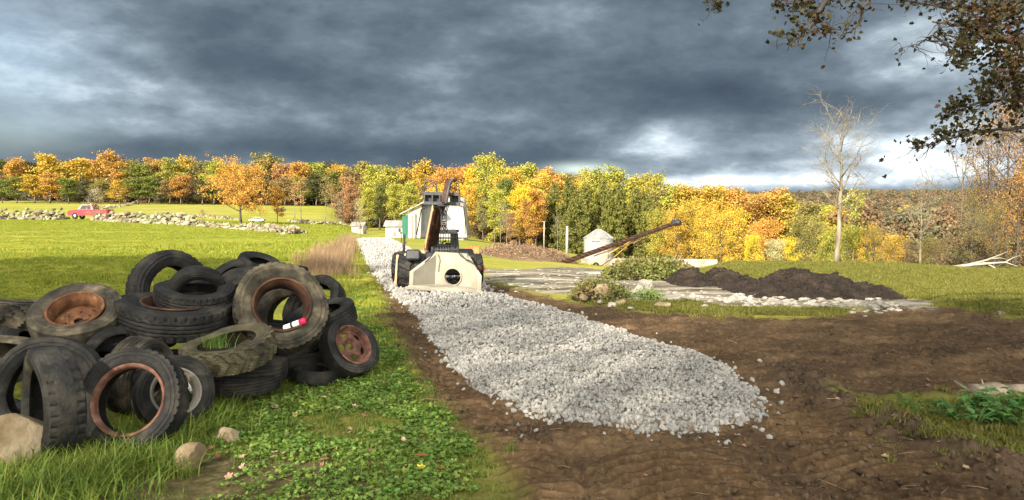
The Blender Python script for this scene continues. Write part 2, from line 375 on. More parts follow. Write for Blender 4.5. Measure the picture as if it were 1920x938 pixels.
# ---------------------------------------------------------------- terrain profile
PROF = [
    (-600, [(0, 0), (60, .1), (125, .6), (180, 2.2), (280, 6.8), (400, 9), (1300, 12)]),
    (0, [(0, 0), (28, 0), (60, 0), (105, .25), (130, .45), (180, 2.0), (280, 6.6), (400, 9), (1300, 12)]),
    (300, [(0, 0), (60, -.05), (100, .15), (125, .35), (170, 1.7), (280, 5.9), (400, 8), (1300, 12)]),
    (600, [(0, 0), (55, -.1), (100, -.35), (140, .1), (240, 4.0), (320, 5.5), (1300, 10)]),
    (700, [(0, 0), (25, -.02), (60, -.4), (90, -1.25), (120, -1.6), (170, -.9), (260, 2.2), (1300, 8)]),
    (850, [(0, 0), (22, 0), (40, -.3), (60, -.9), (100, -1.75), (130, -2.2), (200, -1.5), (300, 1), (1300, 6)]),
    (1000, [(0, 0), (20, 0), (35, -.62), (60, -1.6), (110, -3.6), (160, -4.6), (300, -3), (1300, 2)]),
    (1150, [(0, 0), (17, 0), (30, -.6), (45, -1.6), (60, -2.4), (110, -5), (200, -8), (400, -9), (700, -4), (900, 8), (1300, 10)]),
    (1290, [(0, 0), (18, 0), (30, -.6), (45, -1.7), (70, -3.5), (110, -7), (300, -13), (600, -9), (900, 14), (1300, 16)]),
    (1380, [(0, 0), (22, .02), (26, -.08), (31, -.6), (45, -2.6), (110, -8), (300, -14), (600, -9), (900, 17), (1300, 20)]),
    (1650, [(0, 0), (17, 0), (21, .02), (24, -.02), (30, -.7), (45, -3.0), (110, -8), (300, -14), (600, -8), (900, 19), (1300, 22)]),
    (1920, [(0, 0), (15, 0), (19.5, .02), (23, -.1), (30, -1.2), (45, -3.3), (110, -8), (300, -14), (600, -7), (900, 20), (1300, 22)]),
    (2600, [(0, 0), (19, 0), (30, -1.2), (60, -4), (110, -7), (300, -12), (600, -7), (900, 20), (1300, 22)]),
]
UA = np.array([p[0] for p in PROF], float)
def base_h(x, y):
    x = np.asarray(x, float); y = np.asarray(y, float)
    yy = np.maximum(y, 1e-3); front = y > 0
    u = np.where(front, 960 + F * x / yy, np.where(x < 0, -600, 2600)); u = np.clip(u, UA[0], UA[-1])
    r = np.where(front, np.where(np.abs(x / yy) > 1.13, np.hypot(x, y) * .66, y), np.hypot(x, y) * .66)
    tab = np.stack([np.interp(r, [q[0] for q in p[1]], [q[1] for q in p[1]]) for p in PROF])
    k = np.clip(np.searchsorted(UA, u) - 1, 0, len(UA) - 2)
    t = (u - UA[k]) / (UA[k + 1] - UA[k]); t = np.clip(t, 0, 1); t = t * t * (3 - 2 * t)
    k_ = k.reshape(-1); idx = np.arange(k_.size); tb = tab.reshape(len(UA), -1)
    h = tb[k_, idx] * (1 - t.reshape(-1)) + tb[k_ + 1, idx] * t.reshape(-1)
    return h.reshape(x.shape)
def ray(u, v):
    a = (u - 960) / F; b = (469 - v) / F
    c, s = math.cos(PITCH), math.sin(PITCH)
    return np.array([a, c + b * s, b * c - s])
def P(u, v, Y):
    d = ray(u, v); return Vector((d[0] * Y / d[1], Y, CAMZ + d[2] * Y / d[1]))
def G(u, v, hint=None):
    d = ray(u, v); d = d / d[1]; ys = np.geomspace(2.5, 1200, 4000)
    z = CAMZ + d[2] * ys; h = base_h(d[0] * ys, ys); below = np.nonzero(z < h)[0]
    i = below[0] if len(below) else len(ys) - 1
    if hint:                                        # keep a distance when the ray only grazes
        i = min(i, np.searchsorted(ys, hint))
    return Vector((d[0] * ys[i], ys[i], float(h[i])))
def Gpoly(L): return np.array([G(*p)[:2] for p in L])
def onground(u, Y):
    x = (u - 960) / F * Y; return Vector((x, Y, float(base_h(np.array([x]), np.array([Y]))[0])))
def inpoly(x, y, poly):
    ins = np.zeros(x.shape, bool); n = len(poly)
    for i in range(n):
        x1, y1 = poly[i]; x2, y2 = poly[(i + 1) % n]
        c = ((y1 > y) != (y2 > y)) & (x < (x2 - x1) * (y - y1) / (y2 - y1 + 1e-12) + x1); ins ^= c
    return ins
def sdist(x, y, poly):
    d = np.full(x.shape, 1e9); n = len(poly)
    for i in range(n):
        a = poly[i]; b = poly[(i + 1) % n]; ab = b - a; L2 = ab.dot(ab) + 1e-12
        t = np.clip(((x - a[0]) * ab[0] + (y - a[1]) * ab[1]) / L2, 0, 1)
        d = np.minimum(d, np.hypot(x - a[0] - t * ab[0], y - a[1] - t * ab[1]))
    return np.where(inpoly(x, y, poly), d, -d)
def sstep(a, b, x):
    t = np.clip((x - a) / (b - a), 0, 1); return t * t * (3 - 2 * t)
def segd(x, y, a, b):
    ab = (b[0] - a[0], b[1] - a[1]); L = math.hypot(*ab); ux, uy = ab[0] / L, ab[1] / L
    s = (x - a[0]) * ux + (y - a[1]) * uy; d = -(x - a[0]) * uy + (y - a[1]) * ux
    return s, d, L

GRAVEL = Gpoly([(671, 449), (678, 470), (692, 500), (715, 530), (745, 562), (772, 590), (798, 625), (822, 655), (848, 690), (880, 722), (915, 748), (955, 766), (1000, 780), (1060, 792), (1130, 802), (1200, 812),
                (1260, 812), (1330, 820), (1370, 800), (1415, 790), (1436, 762), (1420, 735), (1385, 718), (1375, 695), (1320, 672), (1270, 657), (1180, 630), (1130, 612), (1090, 593), (1040, 580), (1000, 573), (960, 561),
                (915, 550), (912, 535), (890, 515), (840, 492), (775, 472), (735, 449)])
DIRT = Gpoly([(672, 462), (688, 505), (706, 545), (716, 580), (712, 605), (740, 640), (765, 680), (785, 720), (830, 770), (868, 815), (905, 850), (940, 890), (965, 945), (990, 1100), (1060, 1600), (3600, 1600), (3600, 700), (2300, 640),
              (1920, 600), (1780, 578), (1640, 575), (1560, 590), (1460, 600), (1330, 592), (1240, 592), (1150, 578), (1080, 570), (1010, 552), (950, 535), (905, 522), (850, 505), (760, 480), (700, 460)])
PATCH = Gpoly([(1590, 752), (1660, 748), (1760, 750), (1920, 735), (2200, 740), (2300, 960), (2050, 930), (1920, 868), (1840, 850), (1740, 812), (1680, 785)])
YARD = Gpoly([(880, 503), (1000, 502), (1110, 503), (1190, 508), (1290, 516), (1400, 528), (1560, 545), (1700, 560), (1800, 568), (1700, 580), (1560, 580), (1420, 578), (1300, 572), (1180, 562), (1080, 552), (985, 540), (905, 521)])
RIDGE = [Gpoly([(1480, 700), (1560, 760)]), Gpoly([(1560, 760), (1700, 815)]), Gpoly([(1700, 815), (1920, 905)]), Gpoly([(1920, 905), (2100, 1000)])]
TRACKS = [(G(1110, 1040), G(892, 800), .27), (G(892, 800), G(796, 655), .19), (G(796, 655), G(726, 560), .18), (G(2050, 1150), G(1500, 775), .45), (G(1600, 1200), G(1230, 850), .40)]

def zones(x, y):
    w = .06 + .010 * np.hypot(x, y)
    nz = (fbm(x * 1.3, y * 1.3, 5, 3) - .5)
    nf = (fbm(x * 6, y * 6, 4, 5) - .5)
    gr = sstep(-1, 1, (sdist(x, y, GRAVEL) - .10 + nz * .12) / w * 1.5)
    di = sstep(-1, 1, (sdist(x, y, DIRT) + nz * .5 + nf * .25) / (w * 1.6))
    pa = sstep(-1, 1, (sdist(x, y, PATCH) + nz * .6 + nf * .3) / .15)
    ya = sstep(-1, 1, (sdist(x, y, YARD) + nz * 1.2) / .3)
    di = di * (1 - pa)
    return di, gr, ya * (1 - gr)

def relief(x, y, di, gr, ya):
    r = np.hypot(x, y); near = 1 / (1 + (r / 30) ** 2)
    h = (fbm(x * .35, y * .35, 4, 11) - .5) * .14 * sstep(3, 9, r) * (1 - .8 * gr)
    cl = fbm(x * 5.5, y * 5.5, 5, 21, .62); rid = 1 - np.abs(2 * fbm(x * 2.6, y * 3.4, 4, 31) - 1)
    h = h + di * ((cl - .5) * .13 + (rid - .8) * .07) * (.4 + .6 * near)
    h = h + (1 - di) * (1 - gr) * (cl - .5) * .03
    dark = np.zeros_like(h)
    for a, b in RIDGE:
        s, d, L = segd(x, y, a, b); m = np.exp(-(d / .26) ** 2) * sstep(-.5, .1, s) * (1 - sstep(L, L + .3, s))
        m = m * (.5 + fbm(x * 3, y * 3, 4, 77)); dark = np.maximum(dark, m)
    h = h + dark * .09 * (.3 + 1.3 * cl)
    # soil pushed up along the left edge of the gravel
    for a, b in ((G(800, 735), G(725, 610)), (G(725, 610), G(690, 520))):
        s, d, L = segd(x, y, a, b); m = np.exp(-(d / .12) ** 2) * sstep(-.3, .0, s) * (1 - sstep(L, L + .3, s)); h = h + m * .05 * cl * 1.6
    lug = np.zeros_like(h); flat = np.zeros_like(h)
    for a, b, w in TRACKS:
        s, d, L = segd(x, y, a, b); m = (1 - sstep(w * .8, w * 1.15, np.abs(d))) * sstep(-.3, 0, s) * (1 - sstep(L - .1, L + .1, s))
        m = m * np.clip(.25 + 1.3 * fbm(x * 1.3, y * 1.3, 3, 55), 0, 1) * di
        ph = (s + np.abs(d) * .35) / .125
        lug = lug + m * np.tanh(2.2 * np.sin(ph * 2 * math.pi)) * .5
        h = h - m * .015; flat = np.maximum(flat, m)
    h = h - di * (cl - .5) * .13 * (.4 + .6 * near) * np.clip(flat, 0, 1) * .85 + lug * .085
    h = h + gr * .05
    return h, dark

def terrain():
    phi = np.concatenate([np.linspace(-180, -60, 30)[:-1], np.linspace(-60, -37, 30)[:-1], np.linspace(-37, 37, 800)[:-1], np.linspace(37, 60, 30)[:-1], np.linspace(60, 180, 31)[:-1]])
    rr = np.concatenate([[.05, .6, 1.2, 1.9, 2.6], np.geomspace(3.2, 30, 470), np.geomspace(30.4, 1300, 200)])
    A, RR = np.meshgrid(np.radians(phi), rr)
    X = np.sin(A) * RR; Y = np.cos(A) * RR
    Xf, Yf = X.ravel(), Y.ravel()
    di, gr, ya = zones(Xf, Yf)
    far = np.hypot(Xf, Yf) > 70
    di[far] = 0; ya[far] = 0
    h, dark = relief(Xf, Yf, di, gr, ya)
    Z = base_h(Xf, Yf) + h
    nf, nr = len(phi), len(rr)
    i = np.arange(nr - 1)[:, None] * nf; j = np.arange(nf)[None, :]; j2 = (j + 1) % nf
    Q = np.stack([i + j, i + nf + j, i + nf + j2, i + j2], -1).reshape(-1, 4)[:, ::-1]
    V = np.stack([Xf, Yf, Z], -1)
    # zone of every face
    fz = lambda a: a[Q].mean(1)
    d_, g_, y_ = fz(di), fz(gr), fz(ya); fr = np.hypot(V[Q, 0].mean(1), V[Q, 1].mean(1))
    zone = np.where(g_ > .5, 2, np.where(y_ > .5, 3, np.where(d_ > .5, 1, 0)))
    fx = V[Q, 0].mean(1); fy = V[Q, 1].mean(1)
    hill = (fr > 480) & (fx > .12 * fy) & (fy > 0); zone[hill] = 4
    bare = 1.1 * np.exp(-(((Xf - G(420, 900).x) / .85) ** 4 + ((Yf - G(420, 900).y) / .50) ** 4)) + .8 * np.exp(-(((Xf - G(690, 600).x) / .5) ** 2 + ((Yf - G(690, 600).y) / 1.6) ** 2))
    bare = bare + .65 * np.exp(-(np.hypot(Xf, Yf) / 8.5) ** 4) * (.5 + fbm(Xf * 1.5, Yf * 1.5, 4, 19)); sl = G(1790, 830); bare = bare + .5 * np.exp(-(((Xf - sl.x) / 1.2) ** 2 + ((Yf - sl.y) / .7) ** 2))
    mat = ground_material()
    names = ['meadow', 'dirt_track', 'gravel_road', 'concrete_yard', 'far_hill']
    labs = ['green hay meadow around the whole farmyard', 'brown graded soil with tyre tracks beside the gravel', 'compacted base of the new gravel road', 'bright worn concrete barnyard slab', 'dark wooded hill on the horizon']
    for k, nm in enumerate(names):
        q = Q[zone == k]
        if not len(q): continue
        used, inv = np.unique(q, return_inverse=True)
        b = MB(); b.add(V[used], [inv.reshape(-1, 4)])
        o = b.build(nm, mat, smooth=True); tag(o, labs[k], 'ground', kind='structure')
        me = o.data
        a = me.color_attributes.new('zone', 'FLOAT_COLOR', 'POINT')
        a.data.foreach_set('color', np.stack([di, gr, ya, np.ones_like(di)], -1)[used].astype(np.float32).ravel())
        a = me.color_attributes.new('wear', 'FLOAT_COLOR', 'POINT')
        a.data.foreach_set('color', np.stack([np.clip(bare, 0, 1), np.clip(dark, 0, 1), 0 * di, np.ones_like(di)], -1)[used].astype(np.float32).ravel())

def ground_material():
    m = bpy.data.materials.new('ground'); m.use_nodes = True; nt = m.node_tree; N = nt.nodes; L = nt.links; N.clear()
    def n(t, **k):
        x = N.new(t)
        for a, b in k.items(): setattr(x, a, b)
        return x
    tc = n('ShaderNodeTexCoord'); ob = tc.outputs['Object']
    def noise(sc, det=6, rg=.6, scl=(1, 1, 1), off=0):
        mp = n('ShaderNodeMapping'); mp.inputs['Scale'].default_value = scl; mp.inputs['Location'].default_value = (off, off, 0); L.new(ob, mp.inputs[0])
        t = n('ShaderNodeTexNoise'); t.inputs['Scale'].default_value = sc; t.inputs['Detail'].default_value = det; t.inputs['Roughness'].default_value = rg
        L.new(mp.outputs[0], t.inputs['Vector']); return t.outputs['Fac']
    def ramp(fac, st):
        cr = n('ShaderNodeValToRGB'); L.new(fac, cr.inputs[0]); e = cr.color_ramp.elements
        e[0].position, e[0].color = st[0][0], tuple(st[0][1]) + (1,); e[1].position, e[1].color = st[-1][0], tuple(st[-1][1]) + (1,)
        for p, c in st[1:-1]: x = e.new(p); x.color = tuple(c) + (1,)
        return cr.outputs[0]
    def mix(fac, a, b):
        x = n('ShaderNodeMix', data_type='RGBA')
        if isinstance(fac, (int, float)): x.inputs[0].default_value = fac
        else: L.new(fac, x.inputs[0])
        L.new(a, x.inputs[6]); L.new(b, x.inputs[7]); return x.outputs[2]
    za = n('ShaderNodeAttribute', attribute_name='zone'); zs = n('ShaderNodeSeparateColor'); L.new(za.outputs['Color'], zs.inputs[0])
    wa = n('ShaderNodeAttribute', attribute_name='wear'); ws = n('ShaderNodeSeparateColor'); L.new(wa.outputs['Color'], ws.inputs[0])
    g1 = ramp(noise(.16, 8, .62, (.6, 1.6, 1)), [(.32, (.12, .14, .013)), (.5, (.225, .23, .022)), (.66, (.36, .31, .04))])
    g2 = ramp(noise(3.0, 6, .7), [(.35, (.09, .10, .015)), (.55, (.18, .19, .025)), (.7, (.29, .26, .05))])
    grass = mix(.5, g1, g2)
    g3 = ramp(noise(.035, 4, .5, off=5), [(.45, (0, 0, 0)), (.7, (.6, .6, .6))]); tan = ramp(noise(2), [(.3, (.22, .18, .06)), (.7, (.34, .28, .10))])
    grass = mix(g3, grass, tan)
    bare = ramp(noise(14, 8, .7), [(.3, (.035, .028, .012)), (.5, (.075, .062, .024)), (.7, (.15, .125, .06))])
    grass = mix(ws.outputs[0], grass, bare)
    d1 = ramp(noise(1.1, 8, .65, (.5, 1.4, 1)), [(.36, (.022, .013, .007)), (.5, (.075, .044, .021)), (.66, (.185, .118, .060))])
    d2 = ramp(noise(22, 9, .78), [(.36, (.015, .009, .005)), (.52, (.072, .045, .024)), (.68, (.21, .15, .088))])
    dirt = mix(.5, d1, d2)
    och = ramp(noise(1.7, 5, .6, off=9), [(.64, (0, 0, 0)), (.76, (.55, .55, .55))]); oc = ramp(noise(9), [(.3, (.11, .055, .018)), (.7, (.17, .09, .032))]); dirt = mix(och, dirt, oc)
    dk = ramp(noise(12, 8, .7, off=3), [(.3, (.025, .017, .011)), (.7, (.10, .068, .042))]); dirt = mix(ws.outputs[1], dirt, dk)
    gv = ramp(noise(30, 5, .7), [(.3, (.09, .08, .07)), (.55, (.20, .185, .16)), (.7, (.30, .28, .24))])
    y1 = ramp(noise(1.1, 10, .8, (.35, 1.5, 1), off=2), [(.40, (.035, .028, .018)), (.48, (.12, .10, .07)), (.54, (.26, .235, .185)), (.68, (.38, .355, .295))])
    c = mix(zs.outputs[0], grass, dirt); c = mix(zs.outputs[2], c, y1); c = mix(zs.outputs[1], c, gv)
    bs = n('ShaderNodeBsdfPrincipled'); L.new(c, bs.inputs['Base Color']); bs.inputs['Roughness'].default_value = .95; bs.inputs['Specular IOR Level'].default_value = .15
    b = n('ShaderNodeBump'); b.inputs['Strength'].default_value = .8; b.inputs['Distance'].default_value = .012
    L.new(noise(22, 9, .8), b.inputs['Height']); L.new(b.outputs[0], bs.inputs['Normal'])
    o = n('ShaderNodeOutputMaterial'); L.new(bs.outputs[0], o.inputs[0]); return m
terrain()

# ---------------------------------------------------------------- scattering (stuff only)
def scatter(name, pts, protos, scl, rot, label, cat, idx=None, seed=0):
    rg = np.random.RandomState(seed); n = len(pts)
    c = bpy.data.collections.new(name + '_kit')
    for p in protos: c.objects.link(p)
    me = bpy.data.meshes.new(name); me.vertices.add(n); me.vertices.foreach_set('co', np.asarray(pts, np.float32).ravel())
    a = me.attributes.new('sc', 'FLOAT', 'POINT'); a.data.foreach_set('value', np.asarray(scl, np.float32))
    a = me.attributes.new('rt', 'FLOAT_VECTOR', 'POINT'); a.data.foreach_set('vector', np.asarray(rot, np.float32).ravel())
    a = me.attributes.new('pk', 'INT', 'POINT'); a.data.foreach_set('value', (idx if idx is not None else rg.randint(0, len(protos), n)).astype(np.int32))
    me.update(); o = bpy.data.objects.new(name, me); COL.objects.link(o)
    ng = bpy.data.node_groups.new(name, 'GeometryNodeTree')
    ng.interface.new_socket('Geometry', in_out='INPUT', socket_type='NodeSocketGeometry'); ng.interface.new_socket('Geometry', in_out='OUTPUT', socket_type='NodeSocketGeometry')
    N = ng.nodes; L = ng.links; gi = N.new('NodeGroupInput'); go = N.new('NodeGroupOutput')
    ip = N.new('GeometryNodeInstanceOnPoints'); ci = N.new('GeometryNodeCollectionInfo'); ci.inputs[0].default_value = c
    ci.inputs['Separate Children'].default_value = True; ci.inputs['Reset Children'].default_value = True
    def at(nm, ty):
        x = N.new('GeometryNodeInputNamedAttribute'); x.data_type = ty; x.inputs[0].default_value = nm; return x.outputs[0]
    L.new(gi.outputs[0], ip.inputs['Points']); L.new(ci.outputs[0], ip.inputs['Instance']); ip.inputs['Pick Instance'].default_value = True
    L.new(at('pk', 'INT'), ip.inputs['Instance Index']); L.new(at('rt', 'FLOAT_VECTOR'), ip.inputs['Rotation']); L.new(at('sc', 'FLOAT'), ip.inputs['Scale'])
    L.new(ip.outputs[0], go.inputs[0])
    md = o.modifiers.new('scatter', 'NODES'); md.node_group = ng
    tag(o, label, cat, kind='stuff'); return o
def ground_z(x, y):
    di, gr, ya = zones(x, y); h, _ = relief(x, y, di, gr, ya); return base_h(x, y) + h, di, gr, ya

# gravel stones
def gravel():
    rg = np.random.RandomState(4); protos = []
    for k in range(10):
        s = (1, rg.uniform(.65, .95), rg.uniform(.5, .75)); V, Fc = rock_geo(100 + k, 2, s, 10, .08, .55)
        b = MB(); b.add(V, [Fc]); protos.append(b.build('gravel_stone', MT['stone'], smooth=False, link=False))
    for k in range(4):
        V, Fc = rock_geo(200 + k, 1, (1, .8, .6), 6, .08, .6); b = MB(); b.add(V, [Fc]); protos.append(b.build('gravel_chip', MT['stone'], smooth=False, link=False))
    pts = []; sc = []; rt = []; pk = []
    bands = [(4.8, 8, .0185, 3.0), (8, 12, .0195, 2.5), (12, 17, .032, 1.9), (17, 26, .036, 1.4), (26, 62, .055, 1.0)]
    for y0, y1, r, dens in bands:
        xs = GRAVEL[:, 0]; x0, x1 = xs.min() - .6, xs.max() + .6
        n = int((x1 - x0) * (y1 - y0) / (r * r * 4) * dens); x = rg.uniform(x0, x1, n); y = rg.uniform(y0, y1, n)
        d = sdist(x, y, GRAVEL) + (fbm(x * 4, y * 4, 4, 61) - .5) * .22
        keep = (d > 0) | ((d > -.22) & (rg.rand(n) < .10 * np.exp(d * 12)))
        keep &= rg.rand(n) < (.45 + .55 * sstep(-.1, .2, d))
        x, y, d = x[keep], y[keep], d[keep]; z, di, gr, ya = ground_z(x, y); n = len(x)
        lay = rg.rand(n) * sstep(0, .35, d) * r * 1.5
        pts.append(np.stack([x, y, z + r * .12 + lay], -1)); size = r * np.clip(np.exp(rg.normal(-.08, .33, n)), .4, 1.9) * (1 + .25 * (1 - sstep(0, .3, d)))
        if r < .045: size *= 1.0
        sc.append(size); rt.append(rg.uniform(0, 6.28, (n, 3)) * np.array([.5, .5, 1])); pk.append(rg.randint(0, 10, n) if y1 <= 12 else rg.randint(10, 14, n))
    # strays on the soil
    n = 260; u = rg.uniform(900, 1500, n); v = rg.uniform(560, 850, n); S = [G(a, b) for a, b in zip(u, v)]
    x = np.array([p.x for p in S]); y = np.array([p.y for p in S]); d = sdist(x, y, GRAVEL); k = (d < -.05) & (d > -.7) & (rg.rand(n) < np.exp(d * 2.5)); x, y = x[k], y[k]
    z, *_ = ground_z(x, y); n = len(x); pts.append(np.stack([x, y, z + .012], -1)); sc.append(rg.uniform(.012, .034, n)); rt.append(rg.uniform(0, 6.28, (n, 3)) * .5); pk.append(rg.randint(0, 10, n))
    pts = np.concatenate(pts); print('stones', len(pts))
    scatter('gravel', pts, protos, np.concatenate(sc), np.concatenate(rt), 'pale grey crushed limestone spread along the new road', 'gravel', np.concatenate(pk))
gravel()

def blade_tuft(seed, n, h, spread, w, lean, mat, name):
    rg = np.random.RandomState(seed); b = MB(); seg = 4
    for i in range(n):
        a = rg.uniform(0, 6.28); r0 = spread * math.sqrt(rg.rand()); base = np.array([r0 * math.cos(a), r0 * math.sin(a), -.005])
        dr = rg.uniform(0, 6.28); L = h * rg.uniform(.5, 1.1); ln = lean * rg.uniform(.3, 1.3)
        t = np.linspace(0, 1, seg + 1); out = np.array([math.cos(dr), math.sin(dr), 0]); side = np.array([-math.sin(dr), math.cos(dr), 0])
        pos = base + np.outer(L * ln * t ** 2, out) + np.outer(L * (t - ln * .45 * t ** 2), [0, 0, 1])
        ww = w * (1 - t ** 1.6) * .5 + .0003
        V = np.concatenate([pos - side * ww[:, None], pos + side * ww[:, None]]); k = seg + 1
        b.add(V, [np.array([(j, j + 1, k + j + 1, k + j) for j in range(seg)])])
    return b.build(name, mat, smooth=True, link=False)
def clover_clump(seed, n, rad, h, leaf, mat):
    rg = np.random.RandomState(seed); b = MB()
    for i in range(n):
        a = rg.uniform(0, 6.28); r0 = rad * math.sqrt(rg.rand()); c = np.array([r0 * math.cos(a), r0 * math.sin(a), h * rg.uniform(.3, 1.0)])
        tilt = rg.normal(size=3) * .35 + np.array([0, 0, 1]); tilt /= np.linalg.norm(tilt)
        x = np.cross(tilt, [0, 1, .1]); x /= np.linalg.norm(x); y = np.cross(tilt, x); s = leaf * rg.uniform(.6, 1.2); a0 = rg.uniform(0, 6.28)
        for q in range(3):
            aa = a0 + q * 2.094; cc = c + (x * math.cos(aa) + y * math.sin(aa)) * s * .5
            th = np.arange(6) * math.pi / 3; V = cc + s * .5 * (np.outer(np.cos(th), x) + np.outer(np.sin(th), y)); b.add(V, [np.arange(6)[None, :]])
        b.tube([(c[0] * .6, c[1] * .6, 0), tuple(c)], .0008, 3, False)
    return b.build('clover_plant', mat, smooth=False, link=False)

VERGE = Gpoly([(0, 1600), (1060, 1600), (985, 1100), (962, 940), (935, 885), (900, 845), (865, 812), (828, 765), (783, 718), (762, 678), (738, 640), (712, 605), (716, 580), (700, 540), (680, 500), (668, 460), (640, 450), (560, 455), (-100, 470), (-300, 600), (-900, 1000)])
PILE = Gpoly([(-60, 660), (20, 900), (160, 880), (330, 850), (420, 770), (540, 730), (700, 705), (690, 640), (640, 600), (560, 560), (300, 560), (60, 600)])
def greenery():
    rg = np.random.RandomState(8)
    cl = [clover_clump(i, 20, .07, .03, .013, MT['clover']) for i in range(5)]
    cl += [clover_clump(20 + i, 14, .06, .035, .017, MT['clover']) for i in range(3)]
    n = 26000; x = rg.uniform(-3.4, 1.2, n); y = rg.uniform(3.6, 17, n); u = 960 + F * x / y
    v = 400 + 2219 / y
    dens = sstep(-.05, .15, sdist(x, y, VERGE)) * (sdist(x, y, PILE) < -.02)
    dens = dens * sstep(340, 480, u) * (1 - .8 * np.exp(-(((x - G(420, 900).x) / .8) ** 4 + ((y - G(420, 900).y) / .48) ** 4)))
    dens = dens * sstep(.38, .60, fbm(x * 1.6, y * 1.6, 4, 71)) * (1 - .9 * np.exp(-(((x - G(690, 600).x) / .45) ** 2 + ((y - G(690, 600).y) / 1.5) ** 2)))
    dens = dens * (1 - .6 * sstep(9, 16, y))
    k = rg.rand(n) < dens; x, y = x[k], y[k]; z, *_ = ground_z(x, y); n = len(x); print('clover', n)
    scatter('clover', np.stack([x, y, z], -1), cl, rg.uniform(.7, 1.35, n), np.stack([rg.normal(0, .1, n), rg.normal(0, .1, n), rg.uniform(0, 6.28, n)], -1), 'low green clover and ground ivy beside the soil track', 'ground cover')
    # short grass over the near meadow
    tf = [blade_tuft(40 + i, 34, .06, .09, .006, .7, MT['grass'], 'grass_tuft') for i in range(5)]
    pts = []; sc = []
    for y0, y1, dn, s in [(3.8, 9, 120, .8), (9, 16, 45, 1.25), (16, 30, 16, 1.8), (30, 60, 4, 2.9)]:
        x0 = -.78 * y1; x1 = 1.5 if y0 < 16 else .1 * y1; n = int((x1 - x0) * (y1 - y0) * dn); x = rg.uniform(x0, x1, n); y = rg.uniform(y0, y1, n)
        d = sdist(x, y, VERGE); k = (d > -.03) & (x > -.76 * y - .3); k &= rg.rand(n) < (1 - .96 * np.exp(-(((x - G(420, 900).x) / .8) ** 4 + ((y - G(420, 900).y) / .48) ** 4)))
        k &= ~((sdist(x, y, PILE) > .25))
        x, y = x[k], y[k]; z, *_ = ground_z(x, y); pts.append(np.stack([x, y, z], -1)); sc.append(s * rg.uniform(.6, 1.3, len(x)) * (.7 + .6 * fbm(x * .8, y * .8, 3, 5)))
    pts = np.concatenate(pts); sc = np.concatenate(sc); n = len(pts); print('grass', n)
    near = np.hypot(pts[:, 0], pts[:, 1]) < 15
    for nm, kk, mt, lb in (('verge_grass', near & (pts[:, 1] < 9), 'grass', 'short green grass growing round the tyre pile and verge'), ('meadow_grass', ~(near & (pts[:, 1] < 9)), 'field_grass', 'mown yellow green grass of the hay meadow')):
        tf2 = [blade_tuft(60 + i, 30, .06, .10, .007, .7, MT[mt], 'grass_tuft') for i in range(5)]
        m = kk.sum(); scatter(nm, pts[kk], tf2, sc[kk], np.stack([rg.normal(0, .1, m), rg.normal(0, .1, m), rg.uniform(0, 6.28, m)], -1), lb, 'grass')
    n = 15000; y = rg.uniform(28, 130, n) ** 1.0; u = rg.uniform(-40, 700, n); x = (u - 960) / F * y; z, di, gr, ya = ground_z(x, y); k = (di < .3) & (gr < .3) & (u < 650 + 0 * y); x, y, z = x[k], y[k], z[k]; m = len(x)
    sc = rg.uniform(.7, 1.4, m) * np.clip(y / 45, .8, 2.4) * (.35 + 1.3 * fbm(x * .12, y * .35, 4, 15))
    scatter('hay_stubble', np.stack([x, y, z], -1), [blade_tuft(160 + i, 50, .05, .32, .022, .9, MT['field_grass'], 'grass_tuft') for i in range(4)], sc, np.stack([0 * x, 0 * x, rg.uniform(0, 6.28, m)], -1), 'sunlit mown grass of the far meadow', 'grass')
    # grass on the right bank
    n = 30000; y = rg.uniform(11.3, 25, n); x = y * rg.uniform(.10, .74, n); z, di, gr, ya = ground_z(x, y)
    k = (di < .5) & (ya < .3) & (gr < .3); x, y, z = x[k], y[k], z[k]; m = len(x)
    scatter('bank_grass', np.stack([x, y, z], -1), [blade_tuft(60 + i, 30, .06, .10, .008, .7, MT['bank'], 'grass_tuft') for i in range(4)], rg.uniform(.7, 1.5, m), np.stack([rg.normal(0, .1, m), rg.normal(0, .1, m), rg.uniform(0, 6.28, m)], -1), 'short grass covering the low bank on the right', 'grass')
    # long lush grass round the near tyres
    tall = [blade_tuft(80 + i, 30, .24, .08, .007, .95, MT['grass'], 'long_grass_tuft') for i in range(5)]
    P_ = []
    for (u, v, su, sv, n) in [(60, 905, 90, 28, 150), (180, 880, 90, 22, 110), (270, 855, 45, 14, 50), (385, 775, 30, 30, 90), (420, 740, 30, 20, 40), (240, 815, 40, 18, 26), (0, 940, 90, 30, 90), (60, 625, 40, 16, 60), (30, 600, 30, 14, 30), (560, 770, 60, 30, 8), (700, 690, 10, 30, 8), (900, 905, 40, 20, 1)]:
        for i in range(n):
            a, b = rg.normal(u, su), rg.normal(v, sv)
            if b < 560: continue
            P_.append(G(a, b)[:2])
    P_ = np.array(P_); z, *_ = ground_z(P_[:, 0], P_[:, 1]); m = len(P_)
    scatter('long_grass', np.column_stack([P_, z]), tall, rg.uniform(.5, 1.15, m), np.stack([rg.normal(0, .12, m), rg.normal(0, .12, m), rg.uniform(0, 6.28, m)], -1), 'long lush green grass at the foot of the tyres', 'grass')
    # grass on the soil patch at right and the green strip by the yard
    P_ = []
    for (u, v, su, sv, n) in [(1800, 800, 90, 28, 300), (1700, 775, 50, 12, 120), (1880, 840, 50, 18, 120), (1430, 586, 80, 5, 260), (1250, 578, 36, 4, 90), (1190, 575, 14, 4, 80), (1330, 592, 50, 4, 60)]:
        for i in range(n): P_.append(G(rg.normal(u, su), max(540, rg.normal(v, sv)))[:2])
    P_ = np.array(P_); z, *_ = ground_z(P_[:, 0], P_[:, 1]); m = len(P_)
